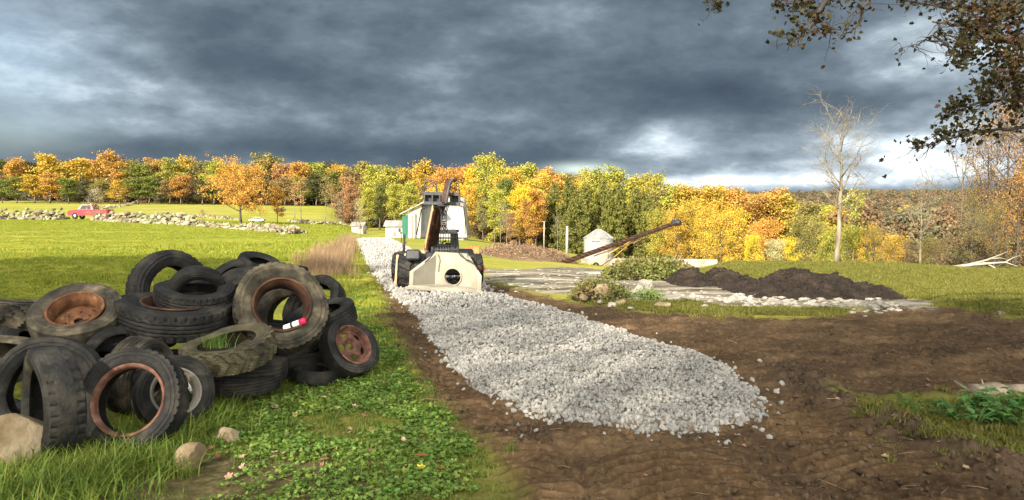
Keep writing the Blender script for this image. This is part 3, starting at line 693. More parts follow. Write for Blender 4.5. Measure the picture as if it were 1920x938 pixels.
    scatter('weedy_grass', np.column_stack([P_, z]), [blade_tuft(60 + i, 26, .07, .08, .008, .8, MT['bank'], 'grass_tuft') for i in range(4)], rg.uniform(.4, 1.1, m), np.stack([rg.normal(0, .1, m), rg.normal(0, .1, m), rg.uniform(0, 6.28, m)], -1), 'weedy green growth along the yard edge and soil', 'grass')
    # litter of straw, chips and clods on the soil
    clods = []
    for k in range(6):
        V, Fc = rock_geo(300 + k, 2, (1, .85, .6), 4, .35, .7); b = MB(); b.add(V, [Fc]); clods.append(b.build('clod', MT['soil_mid'], smooth=True, link=False))
    n = 30000; y = rg.uniform(4, 20, n) ** 1.0; x = y * rg.uniform(-.2, .75, n); z, di, gr, ya = ground_z(x, y)
    dens = (di > .5) * sstep(.4, .75, fbm(x * 1.4, y * 1.4, 4, 91)) * (gr < .05)
    h, dk = relief(x, y, di, gr, ya); dens = np.clip(dens * .55 + dk * 1.4, 0, 1); k = rg.rand(n) < dens; x, y, z = x[k], y[k], z[k]; m = len(x); print('clods', m)
    s = np.exp(rg.normal(-4.35, .5, m)); scatter('soil_clods', np.stack([x, y, z], -1), clods, np.clip(s, .004, .045), rg.uniform(0, 6.28, (m, 3)), 'loose brown clods of soil over the track', 'soil')
    twigs = []
    for k in range(4):
        b = MB(); b.tube([(-1, 0, 0), (-.2, .12 * (k - 1.5), .05), (1, 0, 0)], .035, 4); twigs.append(b.build('straw_bit', MT['straw'], link=False))
    n = 6000; y = rg.uniform(4, 17, n); x = y * rg.uniform(-.35, .75, n); z, di, gr, ya = ground_z(x, y); k = (gr < .05) & (rg.rand(n) < .35 + .15 * di) & (sdist(x, y, PILE) < 0); x, y, z = x[k], y[k], z[k]; m = len(x)
    scatter('straw_litter', np.stack([x, y, z + .006], -1), twigs, np.exp(rg.normal(-3.6, .5, m)), np.stack([rg.normal(0, .15, m), rg.normal(0, .15, m), rg.uniform(0, 6.28, m)], -1), 'scattered straw and root bits on the bare soil', 'litter')
MT['soil_mid'] = material('soil_clod', [(.3, (.035, .022, .013)), (.7, (.10, .066, .038))], 2, .95, .4, 8, detail=5, var=.8)
greenery()

# ---------------------------------------------------------------- trees
def leaf_cloud(b, C, s, rg, up=.25, asp=.62, mi=0):
    n = len(C); a = rg.normal(size=(n, 3)); a /= np.linalg.norm(a, axis=1)[:, None]
    c = rg.normal(size=(n, 3)); c[:, 2] += up; bb = np.cross(a, c); bb /= np.linalg.norm(bb, axis=1)[:, None] + 1e-9
    sz = (s * rg.uniform(.6, 1.3, n))[:, None] * .5
    V = np.stack([C - a * sz, C + bb * sz * asp, C + a * sz, C - bb * sz * asp], 1).reshape(-1, 3)
    Q = np.arange(4 * n).reshape(n, 4); b.add(V, [Q], mi)
def bend_path(p0, d, L, rg, k=5, wob=.12, lift=.0):
    pts = [np.array(p0, float)]; d = np.array(d, float); d /= np.linalg.norm(d)
    for i in range(k):
        d = d + rg.normal(size=3) * wob + np.array([0, 0, lift]); d /= np.linalg.norm(d); pts.append(pts[-1] + d * L / k)
    return np.array(pts), d
def grow(seed, H=15., W=8., base=.3, limbs=12, leafN=5000, leaf=.3, r0=.2, levels=2, wob=.1, clump=.9, top=.93, shape=1.0, rise=.9, nsub=4, forks=0, twig=.012, lean=0.):
    """trunk+limbs mesh builder and crown mesh builder; foot at the origin"""
    rg = np.random.RandomState(seed); T = MB(); Cw = MB(); cent = []
    starts = []
    kk = 9; z = np.linspace(0, H * top, kk); off = np.cumsum(rg.normal(0, .012 * H * wob * 5, (kk, 2)), 0); off[0] = 0; off[:, 0] += lean * z
    tp = np.column_stack([off, z]); rad = r0 * (1 - np.linspace(0, 1, kk)) ** .8 + .015; rad[0] *= 1.35
    T.tube(tp, rad, 9)
    def at(t):
        f = t * (kk - 1); i = min(int(f), kk - 2); return tp[i] + (tp[i + 1] - tp[i]) * (f - i), rad[i] + (rad[i + 1] - rad[i]) * (f - i)
    for i in range(limbs):
        t = base / top + (1 - base / top) * ((i + rg.rand()) / limbs) ** .9; t = min(t, .985); p, r = at(t)
        az = i * 2.4 + rg.uniform(-.4, .4); zz = (t * top - base) / (1 - base)
        env = (math.sin(math.pi * min(1, max(0, .12 + .86 * zz)) ** shape)) ** .6
        L = W * .5 * max(.25, env) * rg.uniform(.75, 1.2); el = rise * (.35 + .9 * zz) + rg.uniform(-.15, .15)
        d = (math.cos(az) * math.cos(el), math.sin(az) * math.cos(el), math.sin(el))
        pts, dd = bend_path(p, d, L, rg, 5, .14, .05); rr = np.linspace(min(r * .6, .02 + L * .022), twig, len(pts)); T.tube(pts, rr, 6)
        cent += [pts[3], pts[4], pts[5]]
        for j in range(nsub):
            q = pts[1 + (j * 4) // max(nsub, 1)] if nsub <= 4 else pts[1 + j % 5 if 1 + j % 5 < len(pts) else -1]
            d2 = dd + rg.normal(size=3) * .75 + np.array([0, 0, .2]); L2 = L * rg.uniform(.35, .6)
            p2, d3 = bend_path(q, d2, L2, rg, 4, .18, .03); T.tube(p2, np.linspace(max(twig * 1.6, rr[2] * .5), twig * .6, len(p2)), 4, False); cent += [p2[2], p2[4]]
            if levels > 2:
                for m in range(4):
                    q2 = p2[1 + m % 4]; p3, d4 = bend_path(q2, d3 + rg.normal(size=3) * .8, L2 * rg.uniform(.35, .6), rg, 3, .2, .04); T.tube(p3, np.linspace(twig * .8, twig * .35, len(p3)), 3, False); cent.append(p3[-1])
                    if levels > 3:
                        for m2 in range(3):
                            p4, _ = bend_path(p3[1 + m2 % 3], d4 + rg.normal(size=3) * .8, L2 * .28, rg, 2, .2, .02); T.tube(p4, np.linspace(twig * .45, twig * .22, len(p4)), 3, False)
    cent.append(tp[-1])
    cent = np.array(cent)
    if leafN:
        per = max(1, leafN // len(cent)); rel = rg.uniform(.3, 1.7, len(cent)); C = []
        for c, w in zip(cent, rel):
            k = int(per * w); g = rg.normal(size=(k, 3)); g /= np.linalg.norm(g, axis=1)[:, None] + 1e-9; g *= (rg.rand(k, 1) ** .45) * clump * rg.uniform(.7, 1.25) * np.array([1.1, 1.1, .72]); C.append(c + g)
        leaf_cloud(Cw, np.concatenate(C), leaf, rg)
    return T, Cw
def spruce(seed, H=16., W=8., leaf=.35, N=9000, gaps=.0):
    rg = np.random.RandomState(seed); T = MB(); T.tube([(0, 0, 0), (0, 0, H * .5), (0, 0, H)], [.28, .17, .02], 8); C = []; lv = int(H * 1.7); dirs = []
    for i in range(lv):
        t = .07 + .93 * i / lv; nb = 8 if t < .85 else 5
        for j in range(nb):
            az = rg.uniform(0, 6.28); L = W * .5 * (1 - t) ** .75 * rg.uniform(.65, 1.15) + .25; z0 = H * t
            s = np.linspace(0, 1, 6); x = L * s; z = z0 - L * (.32 * s - .10 * s ** 3 * 2.2) + 0
            pts = np.column_stack([x * math.cos(az), x * math.sin(az), z]); T.tube(pts, np.linspace(.035, .008, 6), 3, False)
            k = max(6, int(N * L / (lv * 8 * W * .27))); ss = rg.rand(k) ** .7; q = np.column_stack([np.interp(ss, s, pts[:, a]) for a in range(3)])
            wd = .10 + .28 * (1 - ss); q += np.column_stack([rg.normal(0, 1, k) * wd * .8, rg.normal(0, 1, k) * wd * .8, -np.abs(rg.normal(0, 1, k)) * .34 - .02]); C.append(q)
    Cw = MB(); C = np.concatenate(C); n = len(C); a = rg.normal(size=(n, 3)) * np.array([.5, .5, 1]); a /= np.linalg.norm(a, axis=1)[:, None]
    c = rg.normal(size=(n, 3)); bb = np.cross(a, c); bb /= np.linalg.norm(bb, axis=1)[:, None] + 1e-9; sz = (leaf * rg.uniform(.6, 1.3, n))[:, None] * .5
    V = np.stack([C - a * sz, C + bb * sz * .4, C + a * sz, C - bb * sz * .4], 1).reshape(-1, 3); Cw.add(V, [np.arange(4 * n).reshape(n, 4)])
    return T, Cw

TREES = []          # (root, base label, u)
PROTO = {}
def proto(key):
    if key in PROTO: return PROTO[key]
    k = key
    if k.startswith('far'):          # woodland edge seen at 150-300 m
        s = int(k[3:]); T, C = grow(500 + s, 15, [9, 8, 10.5, 7.5, 9.5][s], [.30, .22, .28, .36, .2][s], 15, 5200, .50, .20, 2, .1, 1.35); mb = 'bark'
    elif k.startswith('mid'):        # 80-130 m
        s = int(k[3:]); T, C = grow(540 + s, 14, [8, 7, 9.5, 6.5][s], [.18, .12, .16, .22][s], 16, 9000, .32, .2, 2, .1, 1.15); mb = 'bark'
    elif k == 'shade': T, C = grow(561, 14, 9, .16, 16, 4300, .28, .2, 3, .1, 1.5); mb = 'bark'
    elif k.startswith('bushy'):      # crowns reaching the ground, 50-90 m
        s = int(k[5:]); T, C = grow(570 + s, 8, [7, 6, 8][s], .05, 16, 11000, .19, .14, 2, .15, .85); mb = 'bark'
    elif k.startswith('thin'):
        s = int(k[4:]); T, C = grow(600 + s, 13, 4.2, .45, 10, 900, .34, .11, 3, .12, .8, nsub=3); mb = 'bark_pale'
    elif k == 'bare3': T, C = grow(655, 10, 7.5, .36, 15, 0, .14, .20, 4, .10, .6, nsub=8, twig=.010, rise=1.05); mb = 'bark_pale'
    elif k.startswith('bare'):
        s = int(k[4:]); T, C = grow(620 + s, 10, 7, .35, 12, 0 if s == 0 else 700, .14, .17, 4, .12, .6, nsub=5, twig=.016, rise=1.0); mb = 'bark_pale' if s < 2 else 'bark'
    elif k.startswith('scrubn'):
        s = int(k[6:]); T, C = grow(680 + s, 8, 6.5, .08, 14, 6500, .085, .12, 4, .2, .55, nsub=5, twig=.012); mb = 'bark_dark'
    elif k.startswith('scrub'):
        s = int(k[5:]); T, C = grow(640 + s, 8, 6.5, .10, 13, 2600, .17, .10, 3, .2, .8, nsub=4, twig=.014); mb = 'bark'
    elif k.startswith('spruce'):
        s = int(k[6:]); T, C = spruce(660 + s, 14.5, [9, 7.5][s], .42, 15000); mb = 'bark_dark'
    elif k == 'maple':
        T, C = grow(701, 13, 15, .22, 22, 15000, .34, .30, 3, .1, 1.1, shape=.9, rise=.6, nsub=5); mb = 'bark_dark'
    r = empty('tree'); r['category'] = 'tree'
    t = T.build('trunk', MT[mb], r, smooth=True)
    c = C.build('crown', MT['needle'] if k.startswith('spruce') else MT['leaf'], r, smooth=False) if C.n else None
    PROTO[k] = [r, False]; return PROTO[k]
HT = dict(far=15, mid=14, bushy=8, thin=13, bare=10, shade=14, scrub=8, scrubn=8, spruce=14.5, maple=13)
COLS = dict(orange=(.42, .235, .055), gold=(.42, .29, .045), yellow=(.52, .39, .035), lime=(.30, .29, .05), green=(.14, .16, .035), olive=(.20, .175, .055), rust=(.31, .18, .075), brown=(.20, .14, .06), dark=(.07, .072, .03), pale=(.36, .32, .18), red=(.42, .12, .04))
WORD = dict(orange='orange', gold='golden', yellow='bright yellow', lime='yellow green', green='green', olive='dull olive', rust='rusty pink', brown='russet brown', dark='dark green', pale='pale straw coloured', red='red')
def tree(kind, u, vtop, Y, col, area, base_v=None, name=None, wide=1.0, desc=None, dy=0):
    pr = proto(kind); fam = ''.join(ch for ch in kind if ch.isalpha())
    g = onground(u, Y); top = P(u, vtop, Y).z; z0 = g.z if base_v is None else P(u, base_v, Y).z
    h = max(top - z0, 1.5) * dict(far=.92, mid=.93, bushy=.9, maple=.86, bare=.84, scrub=.85, scrubn=.86, thin=.9).get(fam, 1); s = h / HT[fam]
    if not pr[1]: r = pr[0]; pr[1] = True
    else: r = copy_tree(pr[0])
    r.name = {'spruce': 'spruce_tree', 'maple': 'maple_tree', 'bare': 'bare_tree', 'scrub': 'scrub_tree', 'scrubn': 'scrub_tree', 'thin': 'slender_tree'}.get(fam, 'autumn_tree')
    r.location = (g.x, Y, z0 - .1); rg = random.Random(int(u * 7 + Y)); r.rotation_euler = (0, 0, rg.uniform(0, 6.28))
    r.scale = (s * wide, s * wide, s)
    c = COLS[col]; j = rg.uniform(.88, 1.12)
    for ch in r.children:
        if ch.name.startswith('crown'): ch.color = (c[0] * j, c[1] * j * rg.uniform(.94, 1.06), c[2], 1)
    sz = 'tall ' if h > 13 else ('small ' if h < 6 else '')
    if fam == 'spruce': d = desc or f'{sz}drooping spruce {area}'
    elif fam == 'bare': d = desc or f'{sz}leafless pale tree {area}'
    elif fam in ('scrub', 'scrubn'): d = desc or f'half bare {WORD[col]} tree {area}'
    elif fam == 'thin': d = desc or f'slender {WORD[col]} tree {area}'
    else: d = desc or f'{sz}{WORD[col]} tree {area}'
    TREES.append((r, d, u, fam)); return r

rt = random.Random(5)
# left woodland edge behind the upper meadow
def zone_left(u):
    if u < 120: return 'in the treeline at far left'
    if u < 260: return 'in the treeline above the red pickup'
    if u < 400: return 'in the treeline left of the orange maple'
    if u < 560: return 'in the treeline behind the orange maple'
    return 'in the treeline right of the orange maple'
for (u, vt, Y, c) in [(-30, 300, 285, 'dark'), (8, 302, 275, 'green'), (34, 300, 270, 'orange'), (66, 303, 282, 'dark'), (97, 287, 262, 'gold'), (122, 303, 275, 'olive'), (150, 296, 260, 'gold'), (180, 299, 272, 'orange'),
                      (211, 288, 262, 'orange'), (240, 297, 275, 'olive'), (266, 304, 262, 'green'), (292, 296, 270, 'rust'), (322, 301, 258, 'lime'), (352, 297, 264, 'gold'), (380, 300, 262, 'olive'), (408, 303, 258, 'lime'),
                      (436, 308, 262, 'gold'), (470, 306, 260, 'olive'), (503, 291, 255, 'olive'), (535, 305, 250, 'rust'), (562, 303, 248, 'orange'), (585, 303, 255, 'lime'), (610, 316, 244, 'green'), (636, 311, 240, 'gold'), (662, 318, 236, 'brown'), (688, 306, 245, 'olive')]:
    tree('far%d' % rt.randrange(5), u, vt, Y, c, zone_left(u), wide=rt.uniform(1.25, 1.6))
for i in range(22):                              # lower front growth of the same edge
    u = 5 + i * 31 + rt.uniform(-8, 8); Y = 245 - 8 * (u / 660)
    tree('far%d' % rt.choice([1, 4]), u, rt.uniform(325, 342), Y, rt.choice(['gold', 'olive', 'green', 'lime', 'brown', 'green', 'orange', 'dark']), zone_left(u), wide=rt.uniform(1.6, 2.1))
for i in range(24):                              # dark depth behind
    u = -10 + i * 30 + rt.uniform(-6, 6)
    tree('far%d' % rt.randrange(5), u, rt.uniform(304, 314), 300 + rt.uniform(0, 12), rt.choice(['green', 'dark', 'olive', 'brown']), 'deep ' + zone_left(u), wide=1.8)
tree('maple', 452, 309, 112, 'orange', '', wide=.98, desc='big spreading orange maple standing alone in front of the meadow treeline')
tree('mid0', 520, 350, 118, 'orange', 'just right of the big orange maple, beside the white car', wide=.9)
for (u, vt, Y, c) in [(553, 330, 112, 'rust'), (566, 322, 118, 'rust'), (609, 320, 114, 'olive'), (621, 335, 112, 'brown')]:
    tree('thin%d' % rt.randrange(3), u, vt, Y, c, 'on the open meadow in front of the wood')
tree('scrub0', 176, 345, 118, 'pale', '', desc='small nearly bare grey tree growing just behind the red pickup')
tree('scrub1', 380, 391, 115, 'brown', '', desc='small dark brown shrub behind the stone wall')
tree('scrub0', 676, 365, 58, 'pale', '', base_v=446, wide=.6, desc='thin grey tree at the bend of the gravel road')
# middle: behind the barn and machine
def zone_mid(u):
    if u < 800: return 'left of the barn'
    if u < 900: return 'behind the barn and the loader boom'
    if u < 1010: return 'right of the barn'
    if u < 1120: return 'behind the utility pole'
    return 'behind the grain bin'
for (u, vt, Y, c, k) in [(655, 330, 190, 'rust', 'far1'), (700, 316, 175, 'lime', 'far0'), (730, 318, 165, 'lime', 'far2'), (765, 312, 170, 'gold', 'far1'), (800, 307, 160, 'gold', 'far4'), (832, 314, 150, 'orange', 'mid0'), (858, 311, 150, 'orange', 'mid2'),
                         (886, 309, 135, 'yellow', 'mid1'), (920, 291, 130, 'lime', 'mid0'), (940, 312, 128, 'lime', 'mid3'), (962, 322, 122, 'gold', 'mid2'), (992, 304, 132, 'lime', 'mid1'), (1030, 317, 128, 'orange', 'mid0'), (1062, 324, 130, 'olive', 'mid3'), (1088, 330, 128, 'gold', 'mid2'),
                         (1115, 317, 120, 'lime', 'mid0'), (1158, 317, 122, 'lime', 'mid2'), (1190, 326, 120, 'lime', 'mid1'), (1222, 326, 118, 'lime', 'mid0')]:
    tree(k, u, vt, Y, c, zone_mid(u), wide=rt.uniform(1.0, 1.25))
for (u, vt, Y, c, k) in [(688, 350, 130, 'lime', 'mid1'), (712, 340, 135, 'green', 'mid3'), (742, 345, 128, 'lime', 'mid0'), (768, 338, 125, 'lime', 'mid3'), (660, 345, 140, 'rust', 'mid3'), (820, 345, 125, 'gold', 'mid2'), (880, 345, 112, 'gold', 'mid1'), (905, 370, 108, 'olive', 'mid3'), (928, 350, 106, 'lime', 'mid1'),
                         (975, 350, 106, 'yellow', 'mid0'), (988, 372, 100, 'orange', 'mid1'), (1005, 352, 108, 'orange', 'mid3'), (958, 395, 98, 'rust', 'mid1'), (945, 330, 118, 'green', 'mid1'), (1012, 330, 116, 'gold', 'mid2')]:
    tree(k, u, vt, Y, c, 'lower ' + zone_mid(u), wide=rt.uniform(.95, 1.2))
for (u, vt, Y) in [(1040, 335, 112), (1066, 325, 108), (1098, 338, 104), (1130, 332, 106), (1162, 338, 104), (1194, 345, 102), (1215, 362, 96), (1080, 350, 98), (1145, 352, 96)]:
    tree('spruce%d' % rt.randrange(2), u, vt, Y, 'green', zone_mid(u), wide=rt.uniform(.85, 1.1))
for (u, vt) in [(906, 395), (938, 372), (950, 385), (1046, 395)]:
    tree('bare%d' % rt.choice([1, 0]), u, vt, 92, 'pale', zone_mid(u), wide=.6)
# right: trees in the dip beyond the bank
def zone_right(u):
    if u < 1400: return 'beyond the elevator tip'
    if u < 1560: return 'beyond the dark soil pile'
    if u < 1700: return 'behind the tall bare tree'
    return 'beyond the bank at the right'
for (u, vt, Y, c, k) in [(1242, 352, 100, 'olive', 'mid1'), (1275, 350, 98, 'lime', 'mid0'), (1305, 350, 96, 'gold', 'mid2'), (1338, 348, 94, 'gold', 'mid0'), (1368, 352, 96, 'gold', 'mid3'), (1388, 350, 92, 'orange', 'mid1'), (1418, 358, 90, 'orange', 'mid2'), (1450, 362, 90, 'gold', 'mid0'), (1482, 370, 90, 'lime', 'mid3'), (1512, 376, 88, 'olive', 'mid1'), (1545, 385, 88, 'lime', 'mid0'),
                         (1580, 390, 86, 'gold', 'mid2'), (1612, 398, 84, 'lime', 'mid0'), (1650, 402, 82, 'lime', 'mid2'), (1700, 388, 80, 'yellow', 'mid0'), (1735, 398, 80, 'gold', 'mid1'), (1775, 402, 78, 'lime', 'mid3'), (1815, 400, 76, 'olive', 'mid1'), (1860, 396, 76, 'brown', 'mid2'), (1900, 395, 75, 'gold', 'mid0')]:
    tree(k, u, vt, Y, c, zone_right(u), wide=rt.uniform(1.1, 1.4))
for (u, vt, Y, c, k) in [(1238, 392, 70, 'lime', 'bushy0'), (1268, 395, 66, 'gold', 'bushy1'), (1292, 378, 68, 'gold', 'bushy0'), (1325, 395, 64, 'gold', 'bushy2'), (1352, 400, 60, 'gold', 'bushy1'), (1376, 392, 66, 'gold', 'bushy0'), (1412, 440, 52, 'yellow', 'bushy1'), (1440, 412, 58, 'orange', 'bushy0'), (1455, 448, 50, 'pale', 'bushy1'), (1478, 452, 50, 'yellow', 'bushy2'),
                         (1500, 412, 56, 'olive', 'bushy2'), (1530, 415, 54, 'olive', 'bushy1'), (1556, 430, 52, 'lime', 'bushy0'), (1600, 425, 50, 'lime', 'bushy1'), (1632, 432, 48, 'gold', 'bushy2'), (1680, 440, 46, 'gold', 'bushy1'), (1752, 444, 44, 'olive', 'bushy0'), (1820, 442, 42, 'brown', 'bushy2'), (1880, 440, 40, 'brown', 'bushy1'), (1915, 420, 40, 'rust', 'bushy0')]:
    tree(k, u, vt, Y, c, 'low ' + zone_right(u), wide=rt.uniform(.8, 1.0))
tree('bare3', 1572, 178, 42, 'pale', '', base_v=496, wide=.95, desc='tall leafless pale tree standing alone behind the soil pile')
tree('bare1', 1728, 325, 38, 'gold', '', base_v=500, wide=.9, desc='medium bare tree with few golden leaves on the bank crest')
for (u, vt, Y, c, k, w) in [(1800, 235, 34, 'rust', 'bare2', .8), (1850, 205, 33, 'brown', 'scrubn1', .75), (1885, 185, 31, 'rust', 'scrubn0', .8), (1925, 160, 33, 'brown', 'scrubn1', .85), (1822, 345, 30, 'olive', 'scrubn0', .8), (1905, 300, 29, 'orange', 'scrubn1', .8), (1868, 370, 28, 'olive', 'scrubn0', 1.0), (1955, 200, 30, 'brown', 'scrubn1', 1.0), (1600, 330, 60, 'lime', 'thin0', .9), (1640, 415, 40, 'olive', 'scrubn1', .9), (1700, 440, 36, 'brown', 'scrubn0', 1.0), (1765, 440, 33, 'brown', 'scrubn1', 1.0)]:
    tree(k, u, vt, Y, c, 'in the tangle at the right edge' if u > 1780 else 'behind the right bank', wide=w)
for (u, vt, Y, c, k) in [(1925, 350, 70, 'brown', 'mid1'), (1980, 330, 60, 'rust', 'mid2')]: tree(k, u, vt, Y, c, 'past the right end of the bank')
# trees behind and left of the photographer: they shade the foreground
for (x, y, h, k) in [(-58, -3, 17, 'mid2'), (-47, -12, 18, 'mid1'), (-40, -12, 18, 'mid2'), (-34, -1, 14, 'mid1'), (-26, -9, 17, 'mid2'), (-20.5, -2, 11, 'mid1'), (-50, -7, 18, 'mid0'), (-43, -3, 17, 'mid2'), (-36, -7, 18, 'mid0'), (-29.5, -3, 17, 'mid2'), (-23.5, -6, 15.5, 'mid0'), (-17.5, -5, 12.3, 'shade'), (-12, -8, 12, 'shade'), (-6.5, -10, 12.5, 'shade'), (-1, -13, 14, 'shade'), (5, -9, 11, 'shade'), (-20, -14, 14.5, 'shade'), (-11, -16, 14.5, 'shade'), (-30, -13, 18, 'mid1')]:
    pr = proto(k); r = copy_tree(pr[0]) if pr[1] else pr[0]; pr[1] = True; s = h / 14; r.name = 'autumn_tree'; r.location = (x, y, 0); r.scale = (s * 1.05, s * 1.05, s); r.rotation_euler = (0, 0, x)
    for ch in r.children:
        if ch.name.startswith('crown'): ch.color = COLS['olive'] + (1,)
    TREES.append((r, 'olive tree behind the camera', x + 3000, 'mid'))

ORD = 'first second third fourth fifth sixth seventh eighth ninth tenth eleventh twelfth thirteenth fourteenth fifteenth sixteenth seventeenth eighteenth nineteenth twentieth twenty-first twenty-second'.split()
def finish_trees():
    by = {}
    for r, d, u, fam in TREES: by.setdefault(d, []).append((u, r))
    for d, L in by.items():
        L.sort(key=lambda t: t[0])
        for i, (u, r) in enumerate(L):
            lab = d if len(L) == 1 else f'{d}, {ORD[i]} from left'
            tag(r, lab, 'tree')
            r['group'] = 'trees round the farm'
finish_trees()
#--PART2--
# ---------------------------------------------------------------- tyres
def tyre_mesh(D, W, kind='block', rim=.56, seed=0, N=160):
    rg = np.random.RandomState(seed); Ro = D / 2; Ri = Ro * rim; t = Ro - Ri; w = W / 2
    side = [(Ri, -.74 * w), (Ri + .10 * t, -.86 * w), (Ri + .30 * t, -.98 * w), (Ri + .50 * t, -1.0 * w), (Ri + .53 * t, -1.03 * w), (Ri + .56 * t, -.99 * w), (Ri + .70 * t, -.965 * w), (Ri + .73 * t, -.985 * w), (Ri + .76 * t, -.94 * w), (Ri + .86 * t, -.90 * w)]
    tx = np.linspace(-.86, .86, 25); tread = [(Ro - .035 * t * (abs(x) / .86) ** 2.5 - .0, x * w) for x in tx]
    outer = side + tread + [(r, -z) for r, z in side[::-1]]
    th = .012 + .02 * D * .5
    inner = [(Ri + .02 * t, .66 * w), (Ri + .30 * t, .84 * w), (Ri + .62 * t, .84 * w), (Ro - th - .06 * t, .62 * w), (Ro - th, 0), (Ro - th - .06 * t, -.62 * w), (Ri + .62 * t, -.84 * w), (Ri + .30 * t, -.84 * w), (Ri + .02 * t, -.66 * w)]
    prof = outer + inner; k = len(prof); disp = np.zeros((N, k)); a = np.arange(N); ns = len(side); dep = .035 * D if kind == 'lug' else .017 * D
    for i, x in enumerate(tx):
        j = ns + i; ax = abs(x)
        if kind == 'rib': disp[:, j] -= dep * .7 * (i % 5 == 2)
        elif kind == 'block':
            disp[:, j] -= dep * .6 * (i in (8, 12, 16)); per = 4
            if ax > .55: disp[:, j] -= dep * .9 * ((a % per) < 1)
            elif ax > .2: disp[:, j] -= dep * .4 * (((a + i) % per) < 1)
        elif kind == 'lug':
            per = 8; sh = (np.sign(x) > 0) * 4; ph = (a + sh + ax * 5).astype(int) % per
            disp[:, j] -= dep * ((ph < 4) if ax > .10 else (a % 8 < 3))
        elif kind == 'worn': disp[:, j] -= dep * .15 * (i % 6 == 3)
        if kind in ('slickbar',): disp[:, j] -= dep * .8 * ((a % 5) < 1) * (ax > .45)
    if kind in ('block', 'lug'):
        for jj in (ns - 1, ns - 2, ns + len(tx), ns + len(tx) + 1):
            disp[:, jj] -= dep * .5 * ((a % 4) < 1) if kind == 'block' else dep * .5 * (((a + (jj > ns) * 4) % 8) < 4)
    ang = a * 2 * math.pi / N
    ov = .012 * D * np.cos(2 * ang + rg.uniform(0, 6)) + .005 * D * np.cos(5 * ang + rg.uniform(0, 6)); disp += ov[:, None]
    disp += rg.normal(0, .0012 * D, (N, k))
    b = MB(); b.lathe(prof, N, closed=True, disp=disp)
    V = b.V[0]; V[:, 2] += .018 * D * np.sin(np.arctan2(V[:, 1], V[:, 0]) * 2 + seed) * (np.hypot(V[:, 0], V[:, 1]) / Ro)
    return b
def rim_mesh(D, W, rim=.56, style='disc', off=.0):
    Ri = D / 2 * rim; w = W / 2; b = MB(); N = 64
    if style == 'bead':        # only the rusty outer flange left
        b.lathe([(Ri * 1.06, w * .92), (Ri * 1.04, w * .98), (Ri * .99, w * .95), (Ri * .945, w * .78), (Ri * .93, w * .45), (Ri * .955, w * .42), (Ri * 1.0, w * .70), (Ri * 1.03, w * .86)], N, closed=True); return b
    t = .012
    b.lathe([(Ri * 1.05, w * .86), (Ri * 1.03, w * .95), (Ri * .97, w * .93), (Ri * .93, w * .7), (Ri * .90, w * .62), (Ri * .84, w * .3), (Ri * .82, -w * .4), (Ri * .90, -w * .62), (Ri * .97, -w * .85), (Ri * 1.03, -w * .88),
             (Ri * 1.03, -w * .80), (Ri * .93, -w * .55), (Ri * .85, -w * .35), (Ri * .87, w * .25), (Ri * .95, w * .6), (Ri * 1.0, w * .78)], N, closed=True)
    if style == 'open': return b
    # disc with holes: polar grid with faces left out, doubled for thickness
    nr, na = 16, 100 if style == 'slots' else 120; r0 = .17 * Ri; rr = np.linspace(r0, Ri * .86, nr); zz0 = off * w
    def zf(r):
        q = r / Ri
        return zz0 + (w * .16 * math.exp(-((q - .62) / .12) ** 2) if style == 'disc' else w * .22 * math.exp(-((q - .50) / .16) ** 2)) - w * .10 * (q < .32)
    for lay, dz in ((0, 0), (1, -.01)):
        V = np.array([(r * math.cos(a * 2 * math.pi / na), r * math.sin(a * 2 * math.pi / na), zf(r) + dz) for r in rr for a in range(na)]); Q = []
        for i in range(nr - 1):
            q = (rr[i] + rr[i + 1]) / 2 / Ri
            for a in range(na):
                am = (a + .5) / na * 360
                if style == 'disc':
                    d6 = abs((am % 60) - 30) * math.pi / 180 * q; 
                    if abs(q - .44) ** 2 + d6 ** 2 < .033 ** 2 * 1.3: continue
                    d4 = abs((am % 90) - 45) * math.pi / 180 * q
                    if (abs(q - .66) / .045) ** 2 + (d4 / .10) ** 2 < 1: continue
                else:
                    d5 = abs((am % 72) - 36) * math.pi / 180 * q
                    if (abs(q - .63) / .13) ** 2 + (d5 / .19) ** 2 < 1: continue
                Q.append((i * na + a, i * na + (a + 1) % na, (i + 1) * na + (a + 1) % na, (i + 1) * na + a))
        Q = np.array(Q); b.add(V, [Q if lay == 0 else Q[:, ::-1]])
    return b
def tyre(u, v, Y, D, W, axis, kind, label, mat='rubber', rimstyle=None, rimmat='rust', rim=.56, off=0., spin=0., group='old tyres in the pile', minz=None, Ncut=None):
    p = P(u, v, Y); az_ = math.atan2(p.x, p.y); ax = Matrix.Rotation(-az_, 3, 'Z') @ Vector(axis).normalized()
    if minz is None:
        low = D / 2 * math.sqrt(max(0, 1 - ax.z ** 2)) + W / 2 * abs(ax.z); gz = -.03
        if p.z < low + gz: p.z = low + gz
    r = empty('tyre', p); q = ax.to_track_quat('Z', 'Y') @ Matrix.Rotation(spin, 3, 'Z').to_quaternion(); r.rotation_mode = 'QUATERNION'; r.rotation_quaternion = q
    sd = int(u * 3 + v)
    tyre_mesh(D, W, kind, rim, sd).build('rubber_casing', MT[mat], r, smooth=True, flat_angle=38)
    if rimstyle: rim_mesh(D, W, rim, rimstyle, off).build('rim', MT[rimmat], r, smooth=True, flat_angle=45)
    tag(r, label, 'tyre', group); return r
